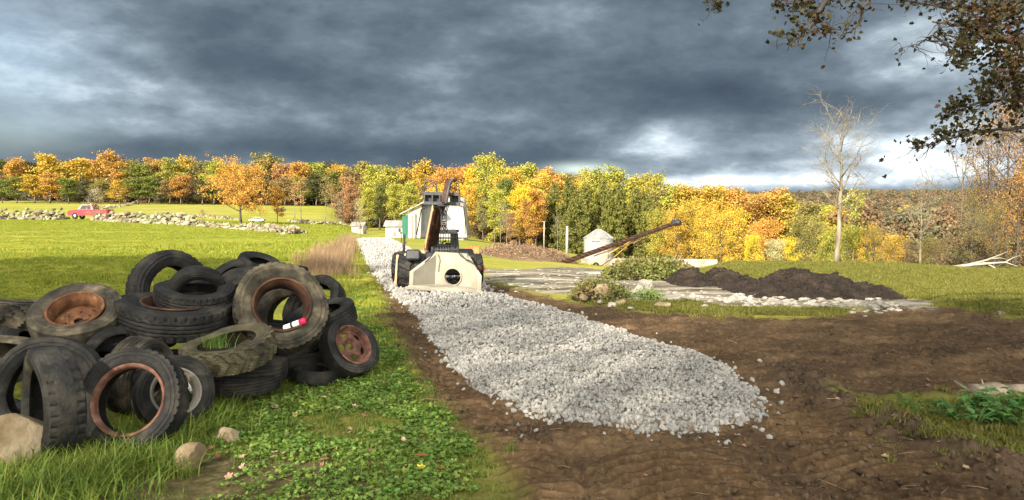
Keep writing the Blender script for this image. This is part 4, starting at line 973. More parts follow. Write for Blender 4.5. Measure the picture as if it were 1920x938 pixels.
def tyres():
    # fillers low in the heap
    T = tyre
    T(330, 690, 6.7, .78, .2, (.05, -.1, 1), 'block', 'dark tyre lying flat at the bottom centre of the pile, almost hidden')
    T(200, 690, 6.4, .74, .2, (.25, -.2, .9), 'rib', 'dark tyre in the shadow behind the two upright front tyres')
    T(560, 668, 7.3, .76, .2, (.1, -.1, 1), 'worn', 'dark tyre lying flat under the large muddy truck tyre')
    T(420, 600, 7.4, .80, .2, (-.1, -.1, 1), 'block', 'tyre lying flat in the middle, behind the mossy lugged tyre')
    T(505, 625, 7.6, .82, .22, (.1, .2, 1), 'rib', 'black tyre behind the large muddy truck tyre, low down')
    T(250, 625, 7.4, .84, .22, (0, -.1, 1), 'rib', 'black tyre beneath the wide flat tyre at the pile centre')
    T(90, 640, 7.0, .80, .2, (.1, -.2, 1), 'worn', 'tyre lying under the wheel with the rusty open disc')
    # back row
    T(318, 548, 7.7, .86, .21, (.50, -.84, .12), 'slickbar', 'black tyre standing upright at the back, topmost left of the pile', rim=.60)
    T(486, 503, 8.3, .50, .2, (.3, -.3, .8), 'worn', 'crumpled black tyre at the very top of the pile', rim=.5)
    T(440, 522, 8.0, .46, .2, (-.4, -.5, .7), 'worn', 'small folded black tyre between the upright tyre and the muddy truck tyre', rim=.5)
    T(455, 552, 7.8, .60, .2, (-.3, -.7, .5), 'worn', 'black bent tyre left behind the large muddy truck tyre', rim=.5)
    T(515, 512, 8.2, .74, .17, (.04, .05, 1), 'worn', 'flat black tyre lying behind the top of the muddy truck tyre')
    T(588, 572, 8.2, .72, .17, (-.55, -.55, .62), 'worn', 'thin black tyre leaning behind the right of the truck tyre', rim=.68)
    T(608, 596, 7.7, .66, .22, (-.25, -.22, .93), 'rib', 'ribbed black tyre lying to the right of the muddy truck tyre')
    # left
    T(92, 585, 7.6, 1.36, .26, (.03, .05, 1), 'lug', 'collapsed tractor tyre with deep lugs lying at the back left', mat='rubber_dusty', rim=.6)
    T(-18, 672, 5.9, .72, .2, (.1, -.2, 1), 'worn', 'brownish tyre lying cut off by the left edge of the photo', mat='rubber_dusty')
    T(145, 594, 6.2, .71, .20, (-.17, -.52, .84), 'worn', 'wheel with rusty drop centre disc and muddy sidewall lying at the left', mat='rubber_dusty', rimstyle='disc', rimmat='rust', rim=.60, off=-.35)
    T(205, 660, 6.05, .74, .15, (.15, -.55, .82), 'worn', 'thin black tyre under the rusty disc wheel, leaning forward', rim=.74)
    T(235, 672, 5.95, .62, .15, (.15, -.62, .75), 'worn', 'smaller thin tyre nested below the rusty disc wheel', rim=.72)
    # centre stack
    T(328, 589, 6.55, 1.0, .25, (.07, -.13, .99), 'block', 'widest tyre lying flat in the centre, under two smaller tyres', rimstyle='open', rimmat='rust_dark')
    T(366, 556, 6.75, .70, .20, (.03, -.20, .98), 'block', 'medium tyre lying flat on top of the widest tyre')
    T(369, 552, 6.85, .54, .15, (.12, -.87, -.42), 'rib', 'small ribbed tyre propped up inside the medium flat tyre', rim=.66)
    T(428, 656, 6.1, .78, .20, (-.17, -.13, .97), 'lug', 'mossy brown lugged tyre with grass growing in its middle', mat='rubber_mossy', rim=.62)
    T(455, 690, 6.35, .76, .18, (.02, -.04, 1), 'rib', 'flat black tyre beneath the mossy lugged tyre')
    T(455, 716, 6.25, .62, .15, (.02, .03, 1), 'rib', 'lowest tyre lying half sunk in grass below the mossy lugged tyre')
    T(590, 700, 6.9, .42, .12, (.1, -.1, 1), 'worn', 'small broken tyre piece lying under the large muddy truck tyre')
    # right
    T(548, 600, 7.25, .74, .2, (-.35, -.9, .1), 'rib', 'dusty tyre seen through the hole of the large muddy truck tyre', mat='rubber_dusty', rim=.62)
    T(527, 578, 6.7, .83, .25, (.10, -.90, .42), 'block', 'large muddy truck tyre with a deep rusty rim holding a spray can', mat='rubber_dusty', rimstyle='open', rimmat='rust_dark', rim=.60)
    T(655, 652, 7.1, .60, .17, (.58, -.62, .52), 'worn', 'small wheel with a faded red five slot rim at the right end', rimstyle='slots', rimmat='rust_red', rim=.66, off=.35)
    # front
    T(92, 735, 5.2, .74, .20, (-.25, -.92, .12), 'rib', 'large ribbed tyre standing behind the narrow upright front tyre', rim=.66)
    T(262, 706, 5.65, .60, .22, (.72, -.66, -.10), 'rib', 'ribbed tyre with mud striped tread standing at the centre front', mat='rubber_dusty')
    T(326, 738, 5.45, .56, .16, (.25, -.88, .38), 'worn', 'black tyre with a pale rim behind the tyre with the red flange', rimstyle='open', rimmat='old_concrete', rim=.62)
    T(252, 755, 4.93, .70, .20, (-.42, -.82, .36), 'block', 'tyre leaning forward with only a flaking red rim flange left in it', rimstyle='bead', rimmat='rust_red', rim=.66)
    T(96, 760, 4.74, .74, .225, (-.97, -.22, .03), 'slickbar', 'narrow upright tyre seen tread on at the left front', mat='rubber', rim=.62)
    T(-10, 790, 5.2, .45, .16, (.1, -.3, .95), 'worn', 'black tyre lying behind the big stone at the left edge')
    # spray can in the truck tyre
    c = empty('spray_can', P(552, 609, 6.62)); d = Vector((.93, -.1, .36)).normalized(); c.rotation_mode = 'QUATERNION'; c.rotation_quaternion = d.to_track_quat('Z', 'Y')
    b = MB(); b.lathe([(0, -.10), (.026, -.10), (.029, -.095), (.029, .055), (.022, .066), (0, .066)], 24); b.build('can_body', MT['can_white'], c)
    b = MB(); b.lathe([(.0292, -.03), (.0296, -.03), (.0296, -.008), (.0292, -.008)], 24, closed=True); b.build('printed_band', MT['black'], c)
    b = MB(); b.lathe([(0, .112), (.022, .112), (.0295, .10), (.0295, .056), (0, .056)], 24); b.build('cap', MT['can_red'], c)
    tag(c, 'white spray can with a bright red cap lying in the truck tyre rim', 'spray can')
    # tuft of grass in the mossy tyre
    rg = np.random.RandomState(3); b = MB(); c0 = P(404, 652, 6.0)
    for i in range(120):
        a = rg.uniform(0, 6.28); bs = np.array([rg.normal(0, .05), rg.normal(0, .03), 0]); L = rg.uniform(.06, .13); t = np.linspace(0, 1, 4); o = np.array([math.cos(a), math.sin(a), 0]); s = np.array([-o[1], o[0], 0])
        p = bs + np.outer(L * .7 * t ** 2, o) + np.outer(L * t, [0, 0, 1]); w = (.003 * (1 - t) + .0004)[:, None]; b.add(np.concatenate([p - s * w, p + s * w]), [np.array([(j, j + 1, 5 + j, 4 + j) for j in range(3)])])
    o = b.build('grass_tuft', MT['clover']); o.location = c0; tag(o, 'bright green grass tuft sprouting inside the mossy lugged tyre', 'grass', kind='stuff')
    # pale packing paper behind tyre
    b = MB(); V, Fc = rock_geo(9, 2, (.035, .02, .09), 6, .3); b.add(V, [Fc]); o = b.build('crumpled_paper', MT['can_white'], smooth=False); o.location = P(358, 722, 5.6); tag(o, 'crumpled white paper stuck in the tyre with the pale rim', 'litter')
tyres()

# ---------------------------------------------------------------- stones in the foreground
def rock(u, v, Y, size, seed, label, name='rock', mat='fieldstone', rz=0, cuts=15, sink=.15, cat='rock', group=None, tilt=(0, 0)):
    V, Fc = rock_geo(seed, 4 if size[0] > .15 else 3, [s / 2 for s in size], cuts, .10, .60); p = P(u, v, Y)
    b = MB(); b.add(V, [Fc]); o = b.build(name, MT[mat], smooth=True, flat_angle=28); o.location = p; o.rotation_euler = (tilt[0], tilt[1], rz); tag(o, label, cat, group); return o
rock(22, 832, 4.5, (.52, .40, .44), 12, 'big tan boulder at the left edge beside the upright tyre', rz=.4)
rock(359, 857, 4.6, (.21, .19, .19), 23, 'blocky tan stone in the grass in front of the tyres', rz=.7)
rock(425, 817, 5.12, (.20, .15, .13), 31, 'rounded tan stone half sunk in grass right of the blocky one', rz=.2)
rock(490, 825, 5.2, (.13, .07, .04), 37, 'thin flat sliver of stone right of the rounded tan stone', rz=.1)
rock(320, 889, 4.5, (.05, .04, .03), 41, 'tiny white pebble in front of the blocky tan stone', mat='old_concrete')

# fallen leaves
def leaf_shape(r, seed):
    rg = np.random.RandomState(seed); n = 22; V = []
    for i in range(n):
        a = i / n * 2 * math.pi; q = r * (.55 + .45 * abs(math.cos(2.5 * a + .3)) ** 1.2) * rg.uniform(.85, 1.1)
        x, y = q * math.cos(a), q * math.sin(a) * .85; V.append((x, y, .35 * abs(x) * rg.uniform(.3, 1) + .15 * y * y / r))
    V.append((0, 0, 0)); F_ = [(i, (i + 1) % n, n) for i in range(n)]; b = MB(); b.add(V, [np.array(F_)])
    b.add([(0, 0, 0), (r * 1.0, .002, .004), (r * 1.0, -.002, .004)], [np.array([(0, 1, 2)])]); return b
def leaves():
    rg = np.random.RandomState(12); pro = [leaf_shape(.04, i).build('fallen_leaf', MT['dry_leaf'], smooth=False, link=False) for i in range(5)]
    spec = [(790, 886, (.60, .48, .04), .85, 'yellow leaf lying open on the clover, brightest of all'), (828, 890, (.30, .05, .02), .7, 'deep red leaf on the clover right of the yellow one'), (628, 885, (.25, .05, .03), .8, 'dark red leaf beside pinkish leaves near the bottom centre'),
            (608, 872, (.36, .19, .15), .9, 'large pink leaf near the bottom centre of the clover'), (515, 772, (.30, .17, .13), 1.1, 'pinkish brown curled leaf between the stones and the clover'), (608, 752, (.62, .42, .36), .9, 'pale pink leaf high on the clover below the truck tyre'), (665, 770, (.50, .30, .30), .9, 'mauve leaf on the clover below the small wheel')]
    for i, (u, v, c, s, lab) in enumerate(spec):
        o = bpy.data.objects.new('fallen_leaf', pro[i % 5].data); COL.objects.link(o); g = G(u, v); o.location = (g.x, g.y, ground_z(np.array([g.x]), np.array([g.y]))[0][0] + .035); o.scale = (s, s, s); o.color = c + (1,); o.rotation_euler = (rg.normal(0, .25), rg.normal(0, .25), rg.uniform(0, 6.28)); tag(o, lab, 'leaf', 'fallen leaves')
    cs = [(.28, .155, .12), (.22, .11, .07), (.34, .21, .155), (.16, .08, .05), (.26, .06, .03), (.28, .20, .11), (.40, .29, .21)]
    regs = [('scattered on the clover', 'small dry fallen leaf on the clover between tyres and soil track', [(680, 800, 120, 60, 46), (560, 720, 40, 14, 8)]), ('on the soil', 'small dry fallen leaf on the bare brown soil', [(1500, 800, 250, 60, 16), (1750, 820, 90, 40, 14)]), ('in front of stones', 'small dry fallen leaf near the stones in front of the tyres', [(480, 850, 70, 30, 14)]), ('under tyres', 'small pinkish leaf in the litter under the truck tyre', [(590, 700, 40, 8, 14)]), ('by wheel', 'small dry leaf on the bare patch beside the small wheel', [(700, 640, 16, 30, 10)])]
    for g_, lab, L in regs:
        for (u0, v0, su, sv, n) in L:
            for i in range(n):
                u, v = rg.normal(u0, su), min(934, max(560, rg.normal(v0, sv))); g = G(u, v); o = bpy.data.objects.new('fallen_leaf', pro[rg.randint(5)].data); COL.objects.link(o)
                di = zones(np.array([g.x]), np.array([g.y]))[0][0]; o.location = (g.x, g.y, ground_z(np.array([g.x]), np.array([g.y]))[0][0] + (.03 if di < .5 else .012)); s = rg.uniform(.4, .8); o.scale = (s, s, s); o.color = cs[rg.randint(len(cs))] + (1,)
                o.rotation_euler = (rg.normal(0, .35), rg.normal(0, .35), rg.uniform(0, 6.28)); tag(o, lab, 'leaf', 'fallen leaves ' + g_)
leaves()

# ---------------------------------------------------------------- precast concrete headwall
def headwall():
    p0 = G(833, 557); Y0 = p0.y; zb = ground_z(np.array([p0.x]), np.array([p0.y]))[0][0] + .055
    k = Y0 / F; r = empty('concrete_headwall', (p0.x, Y0, zb), R(-6)); r.rotation_euler = (0, R(3), R(-6)); hw = 70 * k
    # base slab, back wall with round hole, two flared wings
    H = 71 * k; slab = .085; d = .62; wb = 30 * k      # half width of the back wall
    b = MB(); poly = [(-hw, 0), (hw, 0), (wb + .04, d), (-wb - .04, d)]
    V = [(x, y, 0) for x, y in poly] + [(x, y, slab) for x, y in poly]
    b.add(V, [np.array([(0, 1, 5, 4), (1, 2, 6, 5), (2, 3, 7, 6), (3, 0, 4, 7)]), np.array([(3, 2, 1, 0), (4, 5, 6, 7)])]); b.build('base_slab', MT['concrete'], r, smooth=False)
    # back wall built as ring between hole and outline
    hr = 16 * k; cz = 24.5 * k; n = 64; th = .12; b = MB(); ring = [(hr * math.cos(a * 2 * math.pi / n) + .06, cz + hr * math.sin(a * 2 * math.pi / n)) for a in range(n)]
    out = []
    for a in range(n):
        ca, sa = math.cos(a * 2 * math.pi / n), math.sin(a * 2 * math.pi / n); x0, x1, z0, z1 = -wb - .02, wb + .02, slab, H
        t = min([((x1 - .06) / ca) if ca > 1e-6 else 9, ((x0 - .06) / ca) if ca < -1e-6 else 9, ((z1 - cz) / sa) if sa > 1e-6 else 9, ((z0 - cz) / sa) if sa < -1e-6 else 9]); out.append((.06 + t * ca, cz + t * sa))
    for cx_, cz_ in ((-wb - .02, H), (wb + .02, H), (wb + .02, slab), (-wb - .02, slab)):
        i = min(range(n), key=lambda q: (out[q][0] - cx_) ** 2 + (out[q][1] - cz_) ** 2); out[i] = (cx_, cz_)
    yb = d - th
    V = [(x, yb, z) for x, z in ring] + [(x, yb, z) for x, z in out] + [(x, d, z) for x, z in ring] + [(x, d, z) for x, z in out]
    Q = []
    for i in range(n):
        j = (i + 1) % n; Q += [(i, n + i, n + j, j), (2 * n + i, 2 * n + j, 3 * n + j, 3 * n + i), (i, j, 2 * n + j, 2 * n + i), (n + i, 3 * n + i, 3 * n + j, n + j)]
    b.add(V, [np.array(Q)]); b.build('back_wall', MT['concrete'], r, smooth=False)
    for sg in (-1, 1):
        b = MB(); h1 = 34 * k; x0, y0, x1, y1 = sg * (wb + .022), d, sg * (hw - .01), .04; t = .075; 
        L = math.hypot(x1 - x0, y1 - y0); nx, ny = -(y1 - y0) / L * t, (x1 - x0) / L * t
        if nx * sg < 0: nx, ny = -nx, -ny
        xi, yi = x0 - nx * .0, y0
        pts = [(x0, y0), (x1, y1), (x1 - nx * .0 - sg * t, y1 - .0), (x0 - sg * t * 1.0, y0 - t * .9)]
        hs = [H * .985, h1, h1, H * .985]
        # outer bevelled end
        V = [(x, y, slab + .001) for x, y in pts] + [(x, y, h) for (x, y), h in zip(pts, hs)]
        b.add(V, [np.array([(0, 1, 5, 4), (1, 2, 6, 5), (2, 3, 7, 6), (3, 0, 4, 7), (4, 5, 6, 7), (3, 2, 1, 0)])]); b.build('wing_wall', MT['concrete'], r, smooth=False)
    b = MB(); b.box((0, -.0, .03), (2 * hw + .10, .10, .06), bevel=.012); b.build('toe_strip', MT['concrete'], r, smooth=False)
    b = MB(); b.tube([(x, yb - .012, z) for x, z in [(hr * 1.06 * math.cos(a) + .06, cz + hr * 1.06 * math.sin(a)) for a in np.linspace(0, 2 * math.pi, 41)]], .014, 6, False); b.build('hole_rim', MT['concrete'], r)
    tag(r, 'precast concrete headwall with flared wings and a round pipe hole, hanging from chains', 'headwall'); return r, Y0
HW, HY = headwall()

# ---------------------------------------------------------------- loader carrying it
def loader():
    Yf = HY + .75; k = Yf / F; g = onground(757, Yf); r = empty('telehandler', (g.x, Yf + .6, g.z)); inv = r.location.copy()
    def L(u, v, Y): return np.array(P(u, v, Y)) - np.array(inv)
    def put(b, name, mat, parent=r, **kw): return b.build(name, MT[mat], parent, **kw)
    def wheel(u0, u1, v0, v1, Y, lab=None):
        c = L((u0 + u1) / 2, (v0 + v1) / 2, Y); W = (u1 - u0) * Y / F; D = (v1 - v0) * Y / F
        w = empty('wheel', c, 0, r); w.rotation_euler = (0, math.pi / 2, R(4)) ; 
        tyre_mesh(D, W, 'lug', .55, int(u0), 96).build('tyre', MT['rubber'], w, smooth=True, flat_angle=35)
        rm = rim_mesh(D, W * .98, .56, 'disc', -.6).build('rim', MT['yellow'], w, flat_angle=40); rm.rotation_euler = (math.pi, 0, 0); return w
    wheel(747, 790, 470, 543, HY + 1.15); wheel(737, 763, 472, 533, HY + 2.5)
    wheel(878, 905, 476, 536, HY + .9); wheel(866, 890, 474, 528, HY + 2.2)
    b = MB(); m0 = HY + .8
    c0 = (L(785, 500, m0) + L(880, 500, m0 + .2)) / 2; b.box(c0 + np.array([0, .9, .05]), (95 * k, 2.0, .45), bevel=.05); put(b, 'chassis', 'black', smooth=False)
    b = MB(); c = L(789, 490, HY + 1.0); b.box(c, (22 * k, .5, 26 * k), bevel=.02); put(b, 'battery_box', 'black', smooth=False)
    b = MB(); c = L(783, 474, HY + 1.3); b.box(c, (40 * k, .95, .06), Matrix.Rotation(R(-6), 3, 'Y'), bevel=.02); put(b, 'engine_hood', 'peach', smooth=False)
    # front mudguard over the left wheel
    gx = L(777, 481, HY + .85)
    b = MB(); b.box(gx, (27 * k, .5, 20 * k), Matrix.Rotation(R(-12), 3, 'X'), bevel=.03); b.box(gx + np.array([0, .35, 5 * k]), (27 * k, .4, 6 * k), bevel=.02); put(b, 'mudguard', 'black', smooth=False)
    # yellow fork arm on the left wheel side
    b = MB(); b.bar(L(746, 478, HY + .95), L(742, 533, HY + .95), .05, .05, .01); put(b, 'side_guard', 'peach', smooth=False)
    # boom: heavy rusty box section rising forward
    A, B_ = L(799, 502, HY + 2.6), L(825, 378, HY + .15)
    b = MB(); b.bar(A, B_, 19 * k, 22 * k, .02); bo = put(b, 'boom', 'rust_dark', smooth=False)
    b = MB(); d = (B_ - A) / np.linalg.norm(B_ - A); sd_ = np.array([-10.4 * k, -.02, 0])
    b.bar(A + sd_ + d * .2, B_ + sd_ - d * .25, .02, .14, .005); put(b, 'boom_edge_plate', 'peach', bo, smooth=False)
    b = MB(); b.bar(A * .45 + B_ * .55 + np.array([.06, -.17, 0]), B_ + np.array([.05, -.16, -.05]), .055, .055, .01); put(b, 'hydraulic_ram', 'rust_dark', bo, smooth=False)
    b = MB(); b.tube([L(812, 383, HY + .1), L(790, 393, HY + .2), L(787, 410, HY + .5), L(781, 440, HY + 1.0)], .012, 6); put(b, 'hydraulic_hose', 'black', bo)
    b = MB(); b.tube([L(858, 384, HY + .1), L(869, 389, HY + .3), L(872, 412, HY + .8), L(872, 440, HY + 1.2)], .008, 6); put(b, 'hydraulic_hose', 'black', bo)
    # fork carriage
    Yc = HY - .1; ca = empty('fork_carriage', (0, 0, 0), 0, r)
    b = MB(); q = Yc / F; y1, y2 = 362, 382
    for va, vb in ((359, 365), (377, 383)): b.bar(L(795, (va + vb) / 2 + 1, Yc), L(862, (va + vb) / 2 + 3, Yc), .11, 6.5 * q, .01)
    for uu in (796, 811, 825, 845, 861): b.bar(L(uu, 361, Yc), L(uu + .5, 383, Yc), 3.2 * q, .10, .008)
    put(b, 'carriage_frame', 'black_steel', ca, smooth=False)
    b = MB(); b.box((L(804, 371, Yc + .06)), (14 * q, .03, 14 * q)); b.box((L(853, 374, Yc + .06)), (14 * q, .03, 14 * q)); b.box(L(818, 371, Yc + .07), (12 * q, .03, 16 * q)); put(b, 'carriage_plate', 'black', ca, smooth=False)
    b = MB(); b.bar(L(788, 363, Yc), L(797, 365, Yc), .08, .05, .01); b.bar(L(862, 377, Yc), L(869, 380, Yc), .05, .03, .005); put(b, 'carriage_pin', 'black', ca, smooth=False)
    for us in ([(796, 362), (796, 345), (799, 338), (812, 338), (818, 343), (819, 362)], [(845, 345), (848, 338), (854, 338), (860, 345), (861, 362)]):
        b = MB(); b.tube([L(a, c2, Yc) for a, c2 in us], .013, 6)
        if us[0][0] == 796: b.tube([L(796, 349, Yc), L(818, 350, Yc)], .008, 5)
        put(b, 'hoop_guard', 'black_steel', ca)
    b = MB(); b.bar(L(833, 381, Yc - .25), L(841, 338, Yc - .02), 11 * q, .06, .01); put(b, 'fork_tine', 'rust_dark', ca, smooth=False)
    b = MB(); b.tube([L(836, 382, Yc - .33), L(843, 344, Yc - .10), L(848, 337, Yc - .05), L(854, 339, Yc)], .026, 8); put(b, 'fork_tube', 'black_steel', ca)
    b = MB(); b.box(L(830, 385, Yc - .1), (18 * q, .14, 5 * q), bevel=.01); b.box(L(826, 387, Yc + .1), (22 * q, .2, 4 * q), bevel=.01); put(b, 'mounting_shoe', 'black', ca, smooth=False)
    # operator cab with mesh guard
    Yk = HY + 1.5; q = Yk / F; cb = empty('cab', (0, 0, 0), 0, r)
    b = MB(); u0, u1, v0, v1 = 811, 859, 433, 476
    for (a, c2, e, f) in ((810, 480, 813, 434), (859, 480, 856, 440), (820, 478, 821, 436), (848, 478, 847, 436)): b.bar(L(a, c2, Yk), L(e, f, Yk), 5.5 * q, .06, .008)
    for (a, c2, e, f) in ((811, 480, 813, 434), (860, 480, 857, 440)): b.bar(L(a, c2, Yk + .8), L(e, f, Yk + .8), 4 * q, .05, .008)
    b.bar(L(811, 434, Yk), L(851, 433, Yk), .06, 4 * q, .01); b.bar(L(850, 433, Yk), L(859, 441, Yk), .06, 4 * q, .01); b.bar(L(812, 459, Yk), L(858, 460, Yk), .05, 3 * q, .008); put(b, 'cab_frame', 'black', cb, smooth=False)
    b = MB(); b.box((L(834, 434, Yk + .4)), (50 * q, .85, .06), bevel=.015); put(b, 'cab_roof', 'black', cb, smooth=False)
    b = MB(); b.box(L(834, 469, Yk + .02), (46 * q, .03, 20 * q)); b.box(L(853, 450, Yk + .02), (9 * q, .025, 24 * q)); put(b, 'cab_panel', 'black_steel', cb, smooth=False)
    b = MB()
    for i in range(8): uu = 816 + i * 5; b.bar(L(uu, 434, Yk - .035), L(uu, 479, Yk - .035), .013, .013)
    for i in range(6): vv = 438 + i * 7.5; b.bar(L(813, vv, Yk - .045), L(857, vv + .4, Yk - .045), .012, .012)
    put(b, 'guard_mesh', 'black_steel', cb, smooth=False)
    b = MB(); b.tube([L(827, 470, Yk + .4), L(829, 455, Yk + .45), L(836, 452, Yk + .4)], .02, 6); b.box(L(840, 463, Yk + .55), (14 * q, .1, 16 * q), bevel=.03); put(b, 'seat', 'black', cb, smooth=False)
    # exhaust / post and mirror at left, fender and lamps at right
    b = MB(); b.tube([L(757, 476, HY + 1.2), L(758, 440, HY + 1.2)], .026, 8); b.tube([L(757, 458, HY + 1.2), L(763, 454, HY + 1.2)], .008, 5); put(b, 'exhaust_post', 'black')
    b = MB(); b.box(L(759, 422, HY + 1.2), (9.5 * k, .035, 35 * k), bevel=.006); put(b, 'marker_board', 'green_paint', smooth=False)
    b = MB(); b.tube([L(753, 455, HY + 1.2), L(752, 438, HY + 1.2)], .007, 5); b.lathe([(0, -.02), (.02, -.01), (.02, .01), (0, .02)], 10, loc=L(752, 437, HY + 1.2)); put(b, 'mirror_arm', 'black')
    b = MB(); b.prism([(0, 0), (16 * k, -.0), (19 * k, -6 * k), (13 * k, -24 * k), (4 * k, -10 * k)], 0, .35, tf=lambda x, y, z: tuple(L(884, 498, HY + .45) + np.array([x, y, z]))); put(b, 'right_mudguard', 'rust_dark', smooth=False)
    b = MB(); b.lathe([(0, -.02), (.05, -.02), (.085, 0), (.085, .03), (0, .04)], 20, rot=Matrix.Rotation(R(90), 3, 'X'), loc=L(902, 503, HY + .9)); put(b, 'reflector', 'orange')
    b = MB(); b.bar(L(803, 467, HY + 1.6), L(800, 478, HY + 1.2), .03, .03); b.tube([L(795, 478, HY + 1.3), L(797, 466, HY + 1.3), L(802, 470, HY + 1.3)], .02, 6); put(b, 'control_hose', 'black')
    tag(r, 'old rusty telehandler with a raised boom facing the camera, chained to the headwall', 'telehandler')
    # chain: from the carriage to the block's lifting eyes
    ch = empty('lifting_chain', P(830, 410, HY - .1)); o0 = np.array(ch.location); W = lambda u, v, Y: np.array(P(u, v, Y)) - o0
    def link(c, d, flat, hl=.055, hw=.026, rad=.009, big=1):
        d = np.array(d, float); d /= np.linalg.norm(d); s = np.array([1, 0, 0]) if flat else np.array([0, 1, 0]); s = s - d * s.dot(d); s /= np.linalg.norm(s); b = MB(); hl, hw, rad = hl * big, hw * big, rad * big
        pts = [c + d * ((hl - hw) * (1 if math.sin(t) > 0 else -1) + hw * math.sin(t)) + s * hw * math.cos(t) for t in np.linspace(.01, 2 * math.pi - .01, 20)]; pts.append(pts[0]); b.tube(pts, rad, 6, False); return b
    def run(a, c, n, big=1.0):
        a = np.array(a); c = np.array(c)
        for i in range(n): link(a + (c - a) * (i + .5) / n, c - a, i % 2 == 0, .075 * 1, .028, .009).build('chain_link', MT['black'], ch)
    run(W(826, 386, HY - .15), W(831, 407, HY - .1), 3); run(W(838, 386, HY - .15), W(833, 407, HY - .1), 3)
    link(W(832, 412, HY - .1), (0, 0, 1), True, .10, .045, .014).build('master_link', MT['black_steel'], ch)
    run(W(830.5, 417, HY - .1), W(828, 432, HY + .1), 3); run(W(833.5, 417, HY - .1), W(836, 432, HY + .1), 3)
    tag(ch, 'black lifting chain hanging from the fork carriage above the headwall', 'chain')
    for pts, lab in (([(812, 470), (811, 478), (803, 487), (797, 492)], 'black sling draped over the left shoulder of the headwall'), ([(858, 471), (864, 480), (874, 487), (883, 490), (890, 497), (896, 506)], 'black sling draped over the right wing of the headwall')):
        b = MB(); zz = np.interp(range(len(pts)), [0, len(pts) - 1], [.42, -.05]); P0 = P(*pts[0], HY + .4)
        b.tube([np.array(P(a, c2, HY + .38 - .075 * i)) - np.array(P0) for i, (a, c2) in enumerate(pts)], .013, 6); o = b.build('lifting_sling', MT['black']); o.location = P0; tag(o, lab, 'sling')
loader()

# red machinery beyond the loader
def red_machine():
    Y = 30; o0 = P(890, 492, Y); r = empty('red_implement', o0); k = Y / F; L = lambda u, v, dy=0: np.array(P(u, v, Y + dy)) - np.array(o0)
    b = MB(); b.box(L(893, 475), (13 * k, .25, 24 * k), bevel=.03); b.build('red_panel', MT['orange'], r, smooth=False)
    b = MB(); b.bar(L(868, 478), L(886, 482), .12, .12, .02); b.bar(L(872, 466), L(884, 472), .1, .14, .02); b.bar(L(884, 462), L(885, 495), .07, .07, .01); b.bar(L(866, 490), L(888, 492), .1, .1, .02); b.box(L(878, 470, .2), (14 * k, .3, 8 * k), bevel=.05); b.build('frame', MT['barrow'], r, smooth=False)
    for u in (872, 888):
        b = MB(); b.lathe([(.12, -.05), (.24, -.06), (.26, 0), (.24, .06), (.12, .05)], 24, rot=Matrix.Rotation(R(80), 3, 'Y'), loc=L(u, 492, .3), closed=True); b.build('wheel', MT['rubber'], r)
    tag(r, 'rusty red farm implement parked behind the loader cab', 'farm machine')
red_machine()

